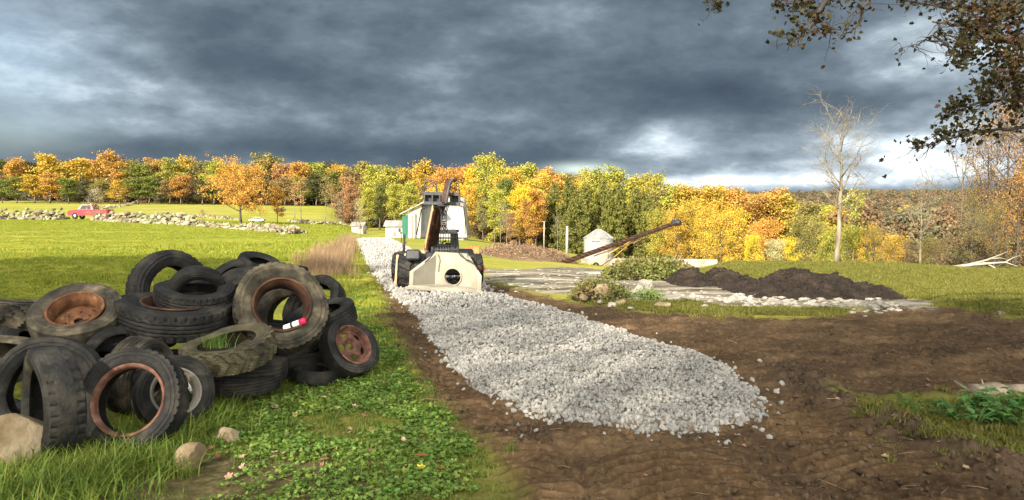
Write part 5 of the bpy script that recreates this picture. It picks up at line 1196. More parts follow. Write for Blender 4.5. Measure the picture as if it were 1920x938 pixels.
# ---------------------------------------------------------------- barn and sheds
def barn():
    Y = 86; k = Y / F; o0 = P(830, 447, Y); z0 = o0.z; r = empty('white_barn', o0); L = lambda u, v, dy=0: np.array(P(u, v, Y)) * np.array([1, 0, 1]) - np.array([o0.x, -dy, o0.z])
    x0, x1 = L(786, 440)[0], L(872, 440)[0]; ze = L(0, 446)[2]; zk = L(0, 389)[2]; zr = L(0, 371)[2]; lean = 1.3; dep = 9.
    prof = [(0, ze), (lean, zk), (dep / 2, zr), (dep - lean, zk), (dep, ze)]      # gambrel in depth, z
    t = .12
    for i in range(4):
        (ya, za), (yb, zb) = prof[i], prof[i + 1]; n = np.array([-(zb - za), yb - ya]); n = n / np.linalg.norm(n) * t * (-1)
        n = -n if n[1] < 0 else n
        b = MB(); e0 = -.0; slantL = [.0, .3]; xa0, xa1 = x0 - .25, x1 + .25
        xk0, xk1 = x0 - .25 + (.35 if i in (0, 3) else .35), x1 + .25 - (.55 if i in (0, 3) else .55)
        bot0, bot1 = (xa0, xa1) if i == 0 else (xk0, xk1); top0, top1 = (xk0, xk1) if i != 3 else (xa0, xa1)
        V = [(bot0, ya, za), (bot1, ya, za), (top1, yb, zb), (top0, yb, zb)]; V += [(x, y + n[0], z + n[1]) for x, y, z in V]
        b.add(V, [np.array([(0, 1, 2, 3), (7, 6, 5, 4), (0, 4, 5, 1), (1, 5, 6, 2), (2, 6, 7, 3), (3, 7, 4, 0)])]); b.build('roof_slope', MT['roof_metal'], r, smooth=False)
    for xs, nm in ((x0 + .2, 'gable_wall'), (x1 - .35, 'gable_wall')):
        b = MB(); b.prism([(y + .05 if y < dep / 2 else y - .05, z - .05) for y, z in prof] + [(dep - .05, ze - 2.2), (.05, ze - 2.2)], 0, .15, tf=lambda a, c, z: (xs + c, a, z)); b.build(nm, MT['white'], r, smooth=False)
    b = MB(); b.box(((x0 + x1) / 2, .3, ze - 1.0), (x1 - x0 - .2, .2, 2.2)); b.build('front_wall', MT['white'], r, smooth=False)
    b = MB(); b.bar((x0 - .28, -.05, ze), (x0 + .08, lean - .05, zk), .10, .10); b.bar((x0 + .08, lean - .05, zk), (x0 + .1, dep / 2, zr), .1, .1); b.build('rake_trim', MT['black_steel'], r, smooth=False)
    b = MB()
    for i in range(2): b.box((x0 + 2.3 + i * 2.2, .62, ze + 1.1), (1.0, .03, .05))
    b.build('snow_guard', MT['old_concrete'], r, smooth=False)
    for i in range(3):
        b = MB(); b.box((x0 + .9 + i * 1.7, .18, ze - .75), (.5, .06, .6)); b.build('window', MT['glass'], r, smooth=False)
    tag(r, 'white barn with a gambrel metal roof behind the telehandler', 'barn')
    # lean-to on the left
    o1 = P(768, 447, Y - 3); q = empty('lean_to_shed', o1); M = lambda u, v, dy=0: np.array(P(u, v, Y - 3)) * np.array([1, 0, 1]) - np.array([o1.x, -dy, o1.z])
    a, c = M(749, 403), M(803, 376); b = MB(); V = [a, c, c + [0, 5, .3], a + [0, 5, .3]]; V = V + [v + np.array([0, 0, .14]) for v in V]
    b.add(V, [np.array([(0, 3, 2, 1), (4, 5, 6, 7), (0, 1, 5, 4), (1, 2, 6, 5), (2, 3, 7, 6), (3, 0, 4, 7)])]); b.build('roof', MT['roof_metal'], q, smooth=False)
    b = MB(); pa = [M(764, 447), M(787, 447), M(790, 386), M(764, 399)]; V = [v + np.array([0, .4, 0]) for v in pa]; V += [v + np.array([0, .2, 0]) for v in V]; b.add(V, [np.array([(0, 1, 2, 3), (7, 6, 5, 4), (0, 4, 5, 1), (1, 5, 6, 2), (2, 6, 7, 3), (3, 7, 4, 0)])]); b.build('front_wall', MT['white'], q, smooth=False)
    for u in (769, 775): b = MB(); b.bar(M(u, 448), M(u, 401 if u < 772 else 398), .12, .12); b.build('post', MT['pale_wood'], q, smooth=False)
    b = MB(); p1 = M(754, 404, .5); b.box(M(759, 425, .5), (9 * k, .2, 42 * k)); b.build('door', MT['green_paint'], q, smooth=False)
    tag(q, 'open fronted lean-to with white roof and green door left of the barn', 'shed')
def shed(u0, u1, vr, ve, vb, Y, lab, ridge=True):
    o0 = P((u0 + u1) / 2, vb, Y); r = empty('white_shed', o0); k = Y / F; w = (u1 - u0) * k; h = (vb - ve) * k; hr = (ve - vr) * k; d = max(2.5, w * .7)
    b = MB(); b.prism([(0, -.6), (d, -.6), (d, h), (d / 2, h + hr * .97), (0, h)], -w / 2 + .1, w / 2 - .1, tf=lambda a, c, z: (c, a, z)); b.build('walls', MT['white'], r, smooth=False)
    for sg in (0, 1):
        b = MB(); y0, y1 = (-.2, d / 2) if sg == 0 else (d + .2, d / 2); V = [(-w / 2 - .1, y0, h - .06), (w / 2 + .1, y0, h - .06), (w / 2 + .1, y1, h + hr), (-w / 2 - .1, y1, h + hr)]; V += [(x, y, z + .09) for x, y, z in V]
        b.add(V, [np.array([(0, 1, 2, 3), (7, 6, 5, 4), (0, 4, 5, 1), (1, 5, 6, 2), (2, 6, 7, 3), (3, 7, 4, 0)])]); b.build('roof', MT['roof_metal'], r, smooth=False)
    b = MB(); b.box((0, -.03, h * .45), (w * .14, .05, h * .85)); b.build('door', MT['old_concrete'], r, smooth=False)
    b = MB(); b.box((w * .28, -.03, h * .6), (w * .1, .05, h * .35)); b.build('window', MT['glass'], r, smooth=False)
    tag(r, lab, 'shed')
barn()
shed(721, 757, 415, 424, 443, 84, 'long low white shed left of the barn, above the grass')
shed(658, 682, 418, 423, 433, 104, 'tiny white shed beside the thin grey tree at the road bend')
# grain bin
def grain_bin():
    Y = 58; k = Y / F; o0 = P(1122, 492, Y); r = empty('grain_bin', o0); Rr = 27.5 * k; h = (492 - 447) * k; hr = 17 * k; N = 48; n = 16
    prof = [(0, 0)]
    for i in range(n + 1): prof.append((Rr + (.012 if i % 2 else 0), h * i / n))
    b = MB(); b.lathe(prof, N); b.build('bin_wall', MT['bin_metal'], r, smooth=False)
    b = MB(); b.lathe([(Rr * 1.04, h - .03), (Rr * 1.05, h + .01), (Rr * .13, h + hr), (Rr * .13, h + hr + .04), (0, h + hr + .06)], 12); b.build('cone_roof', MT['bin_roof'], r, smooth=False)
    b = MB(); 
    for i in range(12):
        a = i / 12 * 2 * math.pi; b.bar((Rr * 1.05 * math.cos(a), Rr * 1.05 * math.sin(a), h + .03), (Rr * .14 * math.cos(a), Rr * .14 * math.sin(a), h + hr + .02), .03, .03)
    b.build('roof_rib', MT['bin_metal'], r, smooth=False)
    b = MB(); b.box((.35, -Rr * .97, h * .35), (.45, .08, .7), bevel=.01); b.build('hatch', MT['old_concrete'], r, smooth=False)
    # faded maker's lettering, illegible in the photograph: a short row of dark strokes
    b = MB(); rg = np.random.RandomState(2)
    for i in range(9):
        a = R(-122 + i * 3.6); x, y = (Rr + .016) * math.cos(a), (Rr + .016) * math.sin(a); b.box((x, y, h - .22 + rg.uniform(-.01, .01)), (.05, .012, .08 if i % 3 else .13), Matrix.Rotation(a + math.pi / 2, 3, 'Z'))
    b.build('faded_lettering', MT['black_steel'], r, smooth=False)
    tag(r, 'small round white metal grain bin with a cone roof below the spruces', 'grain bin')
grain_bin()
# bunker wall
def bunker():
    a, c = P(1090, 502, 46), P(1345, 500, 38); b = MB(); o = Vector(((a.x + c.x) / 2, (a.y + c.y) / 2, min(a.z, c.z))); 
    top = [(1090, 486, 46), (1180, 485, 43), (1240, 485, 41), (1345, 487, 38)]; V = []
    for u, v, Y in top:
        t = P(u, v, Y) - o
        for dy in (0, .25): V += [(t.x, t.y + dy, -1.6), (t.x, t.y + dy, t.z)]
    Q = []
    for i in range(3): a0 = i * 4; c0 = a0 + 4; Q += [(a0, c0, c0 + 1, a0 + 1), (a0 + 3, c0 + 3, c0 + 2, a0 + 2), (a0 + 1, c0 + 1, c0 + 3, a0 + 3)]
    Q += [(0, 1, 3, 2), (12, 14, 15, 13)]; b.add(V, [np.array(Q)]); ob = b.build('silo_wall', MT['old_concrete'], smooth=False); ob.location = o; tag(ob, 'long low grey concrete wall running right of the grain bin', 'wall')
bunker()
# elevator
def elevator():
    Ya, Yb = 33, 41; o0 = P(1142, 498, 37); r = empty('bale_elevator', o0); L = lambda u, v, Y: np.array(P(u, v, Y)) - np.array(o0)
    A, B_ = L(1038, 499, Ya), L(1268, 418, Yb); d = (B_ - A) / np.linalg.norm(B_ - A); up = np.array([0, 0, 1.0]); up = up - d * up.dot(d); up /= np.linalg.norm(up); sd_ = np.cross(d, up)
    for s in (-1, 1):
        b = MB(); b.bar(A + sd_ * .18 * s, B_ + sd_ * .18 * s, .035, .115, .005); b.build('side_rail', MT['rust_dark'], r, smooth=False)
    b = MB(); b.bar(A - up * .03, B_ - up * .03, .33, .02); b.build('trough', MT['rust_dark'], r, smooth=False)
    b = MB(); 
    for t in np.linspace(.05, .95, 26): q = A + (B_ - A) * t + up * .05; b.bar(q - sd_ * .2, q + sd_ * .2, .03, .05)
    b.build('flight_chain', MT['rust_dark'], r, smooth=False)
    b = MB(); b.lathe([(0, -.26), (.15, -.26), (.17, -.2), (.17, .2), (.15, .26), (0, .26)], 20, rot=Vector(sd_).to_track_quat('Z', 'Y').to_matrix(), loc=B_); b.build('head_drum', MT['black'], r)
    b = MB(); b.bar(A + (B_ - A) * .28 - up * .2, A + (B_ - A) * .66 - up * .22, .05, .06); b.build('truss_rod', MT['peach'], r, smooth=False)
    M_ = A + (B_ - A) * .65 - up * .15
    for s in (-1, 1):
        b = MB(); b.tube([M_ + sd_ * .25 * s, L(1112, 500, 38) + sd_ * .4 * s], .022, 6); b.tube([M_ + sd_ * .25 * s, L(1148, 499, 38.5) + sd_ * .5 * s], .022, 6); b.build('undercarriage_strut', MT['rust_dark'] if s > 0 else MT['yellow'], r)
    for s in (-1, 1):
        b = MB(); b.lathe([(.07, -.05), (.16, -.07), (.18, 0), (.16, .07), (.07, .05)], 24, rot=Matrix.Rotation(R(90), 3, 'X'), loc=L(1140 + 8 * s, 499, 38.5) + sd_ * .5 * s, closed=True); b.build('wheel', MT['rubber'], r)
    b = MB(); b.bar(A + np.array([-.1, 0, .05]), L(1060, 494, Ya + .5), .25, .1); b.build('hopper', MT['rust'], r, smooth=False)
    tag(r, 'long rusty bale elevator slanting up to the right past the grain bin', 'elevator')
elevator()
def pole(u, v0, v1, Y, rad, lab, name, mat='pale_wood'):
    o0 = P(u, v1, Y); h = (v1 - v0) * Y / F; b = MB(); b.tube([(0, 0, -.3), (0, 0, h * .5), (.02, 0, h)], [rad, rad * .9, rad * .75], 10); o = b.build(name, MT[mat]); o.location = o0; tag(o, lab, 'pole')
pole(1063, 424, 476, 68, .14, 'short pale utility pole in front of the spruces', 'utility_pole')
pole(1020, 415, 462, 95, .09, 'thin pale post left of the utility pole among the trees', 'utility_pole')
def barrel():
    Y = 38; o0 = P(944, 484, Y); r = empty('blue_barrel', o0); M = Matrix.Rotation(R(78), 3, 'Y') ; M = Matrix.Rotation(R(-28), 3, 'Z') @ M
    prof = [(.0, -.42), (.25, -.42), (.27, -.40), (.27, -.15), (.285, -.13), (.27, -.11), (.27, .11), (.285, .13), (.27, .15), (.27, .42), (.255, .42), (.255, -.38), (0, -.38)]
    b = MB(); b.lathe(prof, 32, rot=M); b.build('drum', MT['blue'], r); tag(r, 'pale blue open barrel lying on the brush heap right of the loader', 'barrel')
barrel()

# ---------------------------------------------------------------- stone walls, cars
def stone_wall(name, pix, h, wd, n, seed, lab, rs=.35, group=None):
    rg = np.random.RandomState(seed); pts = [G(*p) for p in pix]; o0 = pts[len(pts) // 2]; b = MB(); seg = [(pts[i + 1] - pts[i]).length for i in range(len(pts) - 1)]; tot = sum(seg)
    for i in range(n):
        s = rg.rand() * tot; k = 0
        while s > seg[k] and k < len(seg) - 1: s -= seg[k]; k += 1
        p = pts[k].lerp(pts[k + 1], s / seg[k]); t = (pts[k + 1] - pts[k]).normalized(); q = rg.uniform(-1, 1); pr = h * (.6 + .6 * fbm(np.array([p.x * .15]), np.array([p.y * .1]), 3, seed)[0])
        z = rg.rand() * pr * (1 - abs(q)) ; sz = rs * rg.uniform(.5, 1.5); V, Fc = rock_geo(seed * 991 + i, 1 if rs < .5 else 2, (sz, sz * rg.uniform(.5, 1), sz * rg.uniform(.4, .8)), 5, .15)
        a = rg.uniform(0, 6.28); ca, sa = math.cos(a), math.sin(a); V = V @ np.array([[ca, sa, 0], [-sa, ca, 0], [0, 0, 1]])
        g = base_h(np.array([p.x - t.y * q * wd]), np.array([p.y + t.x * q * wd]))[0]
        b.add(V + np.array([p.x - t.y * q * wd - o0.x, p.y + t.x * q * wd - o0.y, g + z - o0.z]), [Fc])
    o = b.build(name, MT['wallstone'], smooth=False); o.location = o0; tag(o, lab, 'stone wall', group)
stone_wall('stone_wall', [(-60, 412), (50, 411), (118, 412)], 2.0, 1.6, 420, 3, 'rubble stone heap left of the red pickup', .42)
stone_wall('stone_wall', [(182, 414), (240, 417), (300, 420), (370, 424)], 1.7, 1.4, 620, 4, 'rubble stone wall running right from the red pickup', .38)
stone_wall('stone_wall', [(370, 424), (440, 429), (500, 434), (560, 440)], .75, 1.0, 480, 5, 'lower tumbled stone wall below the big orange maple', .26)
stone_wall('stone_wall', [(195, 393), (240, 386), (290, 378)], 1.0, .8, 260, 6, 'thin stone wall climbing the far meadow behind the pickup', .42)
stone_wall('stone_wall', [(290, 403), (340, 405), (400, 409), (450, 413)], .7, .8, 260, 7, 'low line of stones behind the small brown shrub', .32)
stone_wall('stone_wall', [(545, 416), (600, 421), (640, 421)], .6, .9, 200, 8, 'low stones at the feet of the slender trees', .30)
rock(525, 393, 175, (2.8, 1.5, 1.3), 77, 'grey boulder heap in the upper meadow right of the maple', mat='wallstone', name='boulder')

def car(u0, u1, vb, Y, kind, lab, facing=-1, paint='red_paint'):
    k = Y / F; Lh = 5.3 if kind == 'pickup' else 4.4; s = (u1 - u0) * k / Lh; zs = 1.15 if kind == 'pickup' else 1.0; x = ((u0 + u1) / 2 - 960) * k; z = P((u0 + u1) / 2, vb, Y).z
    r = empty('pickup_truck' if kind == 'pickup' else 'parked_car', (x, Y, z), 0); r.scale = (s, s, s * zs)
    if facing > 0: r.rotation_euler = (0, 0, math.pi)
    W = 1.8; y0, y1 = -W / 2, W / 2
    if kind == 'pickup': body = [(-2.6, .45), (-2.62, .75), (-2.5, 1.0), (-1.3, 1.12), (2.55, 1.12), (2.62, .5), (2.3, .42), (-2.3, .42)]; cab = [(-1.35, 1.11), (-.75, 1.68), (.55, 1.72), (.85, 1.11)]; wx = (-1.62, 1.6)
    else: body = [(-2.15, .4), (-2.2, .75), (-1.2, .95), (1.9, 1.0), (2.15, .9), (2.18, .45), (1.9, .35), (-1.9, .35)]; cab = [(-1.2, .94), (-.55, 1.42), (1.2, 1.45), (1.85, .98)]; wx = (-1.35, 1.35)
    if kind == 'pickup':      # bed hollow
        b = MB(); b.prism([(-2.6, .45), (-2.62, .75), (-2.5, 1.0), (-1.3, 1.12), (.9, 1.12), (.9, .42), (-2.3, .42)], y0, y1); b.prism([(.9, .62), (.9, .42), (2.5, .42), (2.6, .62)], y0, y1); b.prism([(.9, .62), (2.6, .62), (2.6, 1.12), (.9, 1.12)], y0, y0 + .08); b.prism([(.9, .62), (2.6, .62), (2.6, 1.12), (.9, 1.12)], y1 - .08, y1); b.box((2.57, 0, .87), (.07, W - .17, .5)); bo = b.build('body', MT[paint], r, smooth=False)
    else: b = MB(); b.prism(body, y0, y1); bo = b.build('body', MT[paint], r, smooth=False)
    b = MB(); tf = lambda x_, y_, z_: (x_, y_ * (1 - .14 * max(0, (z_ - 1.0) / .7)), z_); b.prism(cab, y0 + .04, y1 - .04, tf=tf); b.build('cabin', MT[paint], r, smooth=False)
    for sg in (-1, 1):
        yy = sg * (W / 2 - .035); q = cab
        for (xa, xb) in (((q[0][0] + .42), -.12), (-.02, (q[3][0] - .34))):
            b = MB(); zb_ = q[0][1] + .05; zt = q[1][1] - .1; xt0 = xa + (.28 if xa < -.5 else 0); xt1 = xb - (.14 if xb > .2 else 0)
            b.prism([(xa, zb_), (xb, zb_), (xt1, zt), (xt0, zt)], yy * .93 - .02 + sg * .035, yy * .93 + .02 + sg * .035); b.build('side_window', MT['glass'], r, smooth=False)
    b = MB(); a, c = cab[0], cab[1]; b.bar((a[0] + .05, 0, a[1] + .08), (c[0] - .04, 0, c[1] - .05), W * .82, .03, up=(0, 0, 1)); b.build('windscreen', MT['glass'], r, smooth=False)
    for xx in wx:
        for sg in (-1, 1):
            w = empty('wheel', (xx, sg * (W / 2 - .08), .38), 0, r); w.rotation_euler = (math.pi / 2, 0, 0)
            b = MB(); b.lathe([(.2, -.11), (.35, -.12), (.38, -.08), (.38, .08), (.35, .12), (.2, .11)], 28, closed=True); b.build('tyre', MT['rubber'], w)
            b = MB(); b.lathe([(0, -.09), (.08, -.1), (.2, -.07), (.21, .07), (.08, .1), (0, .09)], 20); b.build('rim', MT['chrome'], w)
    for sg in (-1, 1):
        b = MB(); b.box((body[1][0] + .06, sg * .68, body[1][1] + .03), (.1, .3, .16), bevel=.02); b.build('headlight', MT['can_white'], r, smooth=False)
        b = MB(); b.box((body[-3][0] + .0, sg * .8, .85), (.08, .12, .25), bevel=.02); b.build('tail_light', MT['can_red'], r, smooth=False)
    b = MB(); b.box((body[0][0] + .0, 0, .5), (.16, W * .98, .2), bevel=.04); b.build('front_bumper', MT['chrome'], r, smooth=False)
    tag(r, lab, 'pickup truck' if kind == 'pickup' else 'car')
car(134, 208, 411, 131, 'pickup', 'bright red pickup truck facing left, half hidden by the stone wall')
car(468, 497, 417, 100, 'car', 'small white car parked under the big orange maple', paint='white')

# ---------------------------------------------------------------- heaps, slabs and logs in the yard
def mound(name, uc, vbase, Y, wpx, hpx, depth, mat, seed, lab, cat, rough=.35, leaves_=0, leafmat='brush', leaf=.07, peaks=None, rz=0, clods=0):
    k = Y / F; o0 = P(uc, vbase, Y); gz = base_h(np.array([o0.x]), np.array([o0.y]))[0]; o0 = Vector((o0.x, o0.y, gz)); w = wpx * k / 2; h = hpx * k; nx, ny = 130, 60
    X, Y_ = np.meshgrid(np.linspace(-1, 1, nx), np.linspace(-1, 1, ny)); r2 = np.clip(1 - X ** 2 - Y_ ** 2, 0, 1)
    pk = r2 ** .75 if peaks is None else np.maximum.reduce([a * np.exp(-((X - c) / s) ** 2) for c, a, s in peaks]) * (1 - Y_ ** 2) ** .8 * np.clip((1 - np.abs(X)) * 6, 0, 1)
    nz = fbm(X * w * 2.2 / .6 + seed, Y_ * depth * 2.2 / .6, 6, seed, .6); rid = np.abs(2 * fbm(X * w * 1.5 + seed * 2, Y_ * depth * 1.5, 5, seed + 5) - 1)
    Z = h * pk * (1 + rough * (nz - .5) * 2 - rough * .5 * rid) - .06
    V = np.stack([X * w, Y_ * depth, Z], -1).reshape(-1, 3); i = np.arange(ny - 1)[:, None] * nx; j = np.arange(nx - 1)[None, :]; Q = np.stack([i + j, i + j + 1, i + nx + j + 1, i + nx + j], -1).reshape(-1, 4)
    zz = base_h(V[:, 0] + o0.x, V[:, 1] + o0.y) - o0.z; V[:, 2] += zz
    rg = np.random.RandomState(seed); b = MB(); b.add(V, [Q])
    if clods:
        pr = np.clip((Z.ravel() + .06), 0, None) + .02; pr = pr ** .4; pr /= pr.sum(); idx = rg.choice(len(V), clods, p=pr)
        for c in idx: s = abs(rg.normal(0, .025)) + .012; Vr, Fr = rock_geo(int(c), 1, (s, s * .8, s * .7), 4, .3); b.add(Vr + V[c], [Fr])
    r = empty(name, o0, rz); b.build('heap', MT[mat], r, smooth=(leaves_ == 0))
    if leaves_:
        pr = np.clip(Z.ravel() + .06, 0, None); pr = (pr > .02 * h) * 1.0; pr /= pr.sum(); idx = rg.choice(len(V), leaves_, p=pr); C = V[idx] + rg.normal(0, 1, (leaves_, 3)) * np.array([.05, .05, .05]) + np.array([0, 0, .06]); b = MB(); leaf_cloud(b, C, leaf, rg, .6); fo = b.build('foliage', MT[leafmat], r, smooth=False)
    tag(r, lab, cat); return r
mound('soil_pile', 1505, 566, 14.9, 330, 48, 1.35, 'soil', 21, 'big dark topsoil pile in front of the grassy bank', 'soil pile', .28, peaks=[(-.05, 1.0, .42), (.25, .85, .3), (-.5, .5, .3), (.72, .45, .22)], clods=2600)
mound('soil_pile', 1335, 548, 17.0, 190, 36, 1.2, 'soil', 22, 'smaller dark topsoil pile left of the big one', 'soil pile', .28, peaks=[(-.45, .95, .3), (.2, .8, .4), (.7, .4, .2)], clods=1500)
mound('brush_heap', 1218, 534, 19, 180, 36, 1.4, 'soil', 23, 'green leafy brush heap left of the topsoil piles', 'brush heap', .4, leaves_=9000, leafmat='brush', leaf=.085)
mound('weedy_mound', 1125, 571, 13.7, 115, 36, .6, 'soil', 24, 'low weedy mound studded with boulders beside the soil track', 'mound', .4, leaves_=2600, leafmat='brush', leaf=.05)
mound('brush_heap', 990, 502, 36, 190, 24, 2.0, 'soil_mid', 25, 'straw coloured brush heap under the blue barrel', 'brush heap', .5, leaves_=7000, leafmat='straw', leaf=.06)
mound('brush_heap', 968, 490, 42, 130, 22, 1.6, 'soil_mid', 26, 'brown brush ridge behind the blue barrel', 'brush heap', .5, leaves_=4000, leafmat='straw', leaf=.07)
mound('weedy_mound', 1215, 585, 13.6, 60, 16, .4, 'soil', 27, 'small bright green weed clump beside the concrete chunks', 'mound', .4, leaves_=1200, leafmat='clover', leaf=.03)
for i, (u, v, Y, s, lab, m) in enumerate([(1133, 548, 14.2, (.34, .2, .30), 'upright tan boulder on the weedy mound', 'fieldstone'), (1094, 560, 13.9, (.17, .14, .15), 'round tan stone low on the left of the weedy mound', 'fieldstone'), (1165, 568, 13.5, (.22, .18, .13), 'pale rock at the right foot of the weedy mound', 'fieldstone'), (1148, 572, 13.3, (.17, .12, .09), 'small grey rock below the upright tan boulder', 'old_concrete'), (1245, 573, 13.2, (.36, .25, .14), 'flat reddish brown rock right of the weed clump', 'fieldstone'), (1125, 566, 13.6, (.14, .1, .07), 'whitish stone lying at the front of the weedy mound', 'old_concrete'), (1182, 578, 13.0, (.1, .08, .06), 'small pale stone near the soil track edge', 'old_concrete')]):
    rock(u, v, Y - .85, tuple(q * 1.15 for q in s), 400 + i, lab, mat=m, name='boulder', rz=i)
def slab(u, v, Y, size, rot, lab, mat='old_concrete', name='concrete_slab', cat='concrete slab'):
    size = tuple(q * 1.25 for q in size); b = MB(); b.box((0, 0, 0), size, bevel=.015); V = b.V[0]; V += np.random.RandomState(int(u)).normal(0, .006, V.shape); o = b.build(name, MT[mat], smooth=False); o.location = P(u, v, Y); o.rotation_euler = rot; tag(o, lab, cat)
slab(1200, 552, 13.9, (.42, .30, .07), (.2, -.95, .3), 'broken concrete chunk tipped steeply to the right')
slab(1228, 553, 13.8, (.44, .26, .06), (.1, .75, .1), 'broken concrete chunk leaning left against its neighbour')
slab(1214, 546, 13.95, (.10, .24, .34), (.1, -.35, .5), 'pointed concrete chunk standing at the middle of the rubble')
slab(1180, 546, 14.3, (.5, .3, .06), (0, .1, .2), 'flat concrete chunk at the left of the rubble')
slab(1252, 560, 13.6, (.34, .22, .06), (0, -.1, .4), 'flat concrete chunk at the right of the rubble')
slab(1189, 566, 13.4, (.3, .2, .09), (.1, 0, .6), 'dark underside chunk in front of the rubble')
slab(1236, 528, 18.5, (.74, .35, .06), (0, .02, -.05), 'long pale board lying in front of the brush heap', 'pale_wood', 'board', 'board')
slab(1104, 514, 22, (.75, .5, .09), (0, 0, .1), 'white slab lying on the far side of the concrete yard')
def debris():
    rg = np.random.RandomState(31); n = 250
    b = MB()
    for i in range(n):
        u, v = rg.uniform(1250, 1690), 0; v = 560 + (u - 1250) * .035 + rg.normal(0, 7); g = G(u, v); s = rg.uniform(.02, .07); V, Fc = rock_geo(i + 5000, 1, (s * 1.5, s, s * .6), 5, .2); z = ground_z(np.array([g.x]), np.array([g.y]))[0][0]; b.add(V + np.array([g.x, g.y, z + s * .3]), [Fc])
    for i in range(130):
        u, v = rg.uniform(905, 1200), rg.uniform(508, 550); g = G(u, v); s = rg.uniform(.02, .05); V, Fc = rock_geo(i + 6000, 1, (s * 1.5, s, s * .4), 5, .2); z = ground_z(np.array([g.x]), np.array([g.y]))[0][0]; b.add(V + np.array([g.x, g.y, z + s * .3]), [Fc])
    o = b.build('rubble', MT['old_concrete'], smooth=False); tag(o, 'strip of broken concrete rubble along the edge of the yard', 'rubble', kind='stuff')
debris()
def log(pts, Y, rad, lab, seed, stubs=(), mat='wood'):
    P0 = P(pts[0][0], pts[0][1], Y); Q = [np.array(P(u, v, Y + dy)) - np.array(P0) for u, v, dy in pts]; t = np.linspace(0, 1, 14); q = np.column_stack([np.interp(t, np.linspace(0, 1, len(Q)), [p[a] for p in Q]) for a in range(3)])
    b = MB(); rg = np.random.RandomState(seed); q += rg.normal(0, rad * .06, q.shape); b.tube(q, rad * (1 + .12 * rg.normal(size=14)), 20); V = b.V[0]; V += (noise3(V * 14, seed)[:, None] * rad * .30) * np.array([.3, 1, 1])
    r = empty('fallen_log', P0); b.build('log', MT[mat], r, smooth=True)
    for (i, d, L, w) in stubs: b = MB(); b.tube([q[i], q[i] + np.array(d) * L * .5, q[i] + np.array(d) * L + np.array([0, 0, .02])], [w, w * .8, w * .5], 8); b.build('branch_stub', MT[mat], r)
    tag(r, lab, 'log')
log([(1822, 742, 0), (1860, 736, .05), (1935, 738, .15), (2080, 748, .3)], 6.45, .082, 'cracked grey log entering from the right edge, near the weeds', 5, [(1, (-.8, .2, .4), .22, .02), (3, (-.3, .1, .9), .12, .012)])
log([(1868, 594, 0), (1895, 598, .1), (1960, 606, .4), (2060, 615, .8)], 11.4, .085, 'grey log with a stub entering from the right edge, on the far soil', 6, [(1, (-.2, -.4, -.7), .18, .04), (4, (.1, .3, .5), .2, .02)])
def dead_branch():
    Y = 23; P0 = P(1775, 503, Y); b = MB(); W = lambda L: [np.array(P(u, v, Y + d)) - np.array(P0) for u, v, d in L]
    b.tube(W([(1775, 503, 0), (1815, 497, .3), (1850, 488, .6), (1890, 472, 1.0)]), [.05, .045, .03, .012], 7); b.tube(W([(1790, 501, .1), (1840, 495, -.2), (1885, 492, -.4), (1908, 500, -.5)]), [.04, .035, .025, .012], 7)
    for a in ([(1840, 490, .5), (1862, 500, .3), (1878, 506, .1)], [(1885, 492, -.4), (1898, 484, -.2), (1915, 478, 0)], [(1860, 485, .7), (1875, 484, .9), (1895, 488, 1.1)], [(1850, 495, -.2), (1866, 503, -.4), (1872, 508, -.5)]): b.tube(W(a), [.02, .015, .006], 5)
    r = empty('dead_branch', P0); b.build('bare_limb', MT['pale_wood'], r); tag(r, 'bleached fallen branch lying on the crest of the right bank', 'branch')
dead_branch()

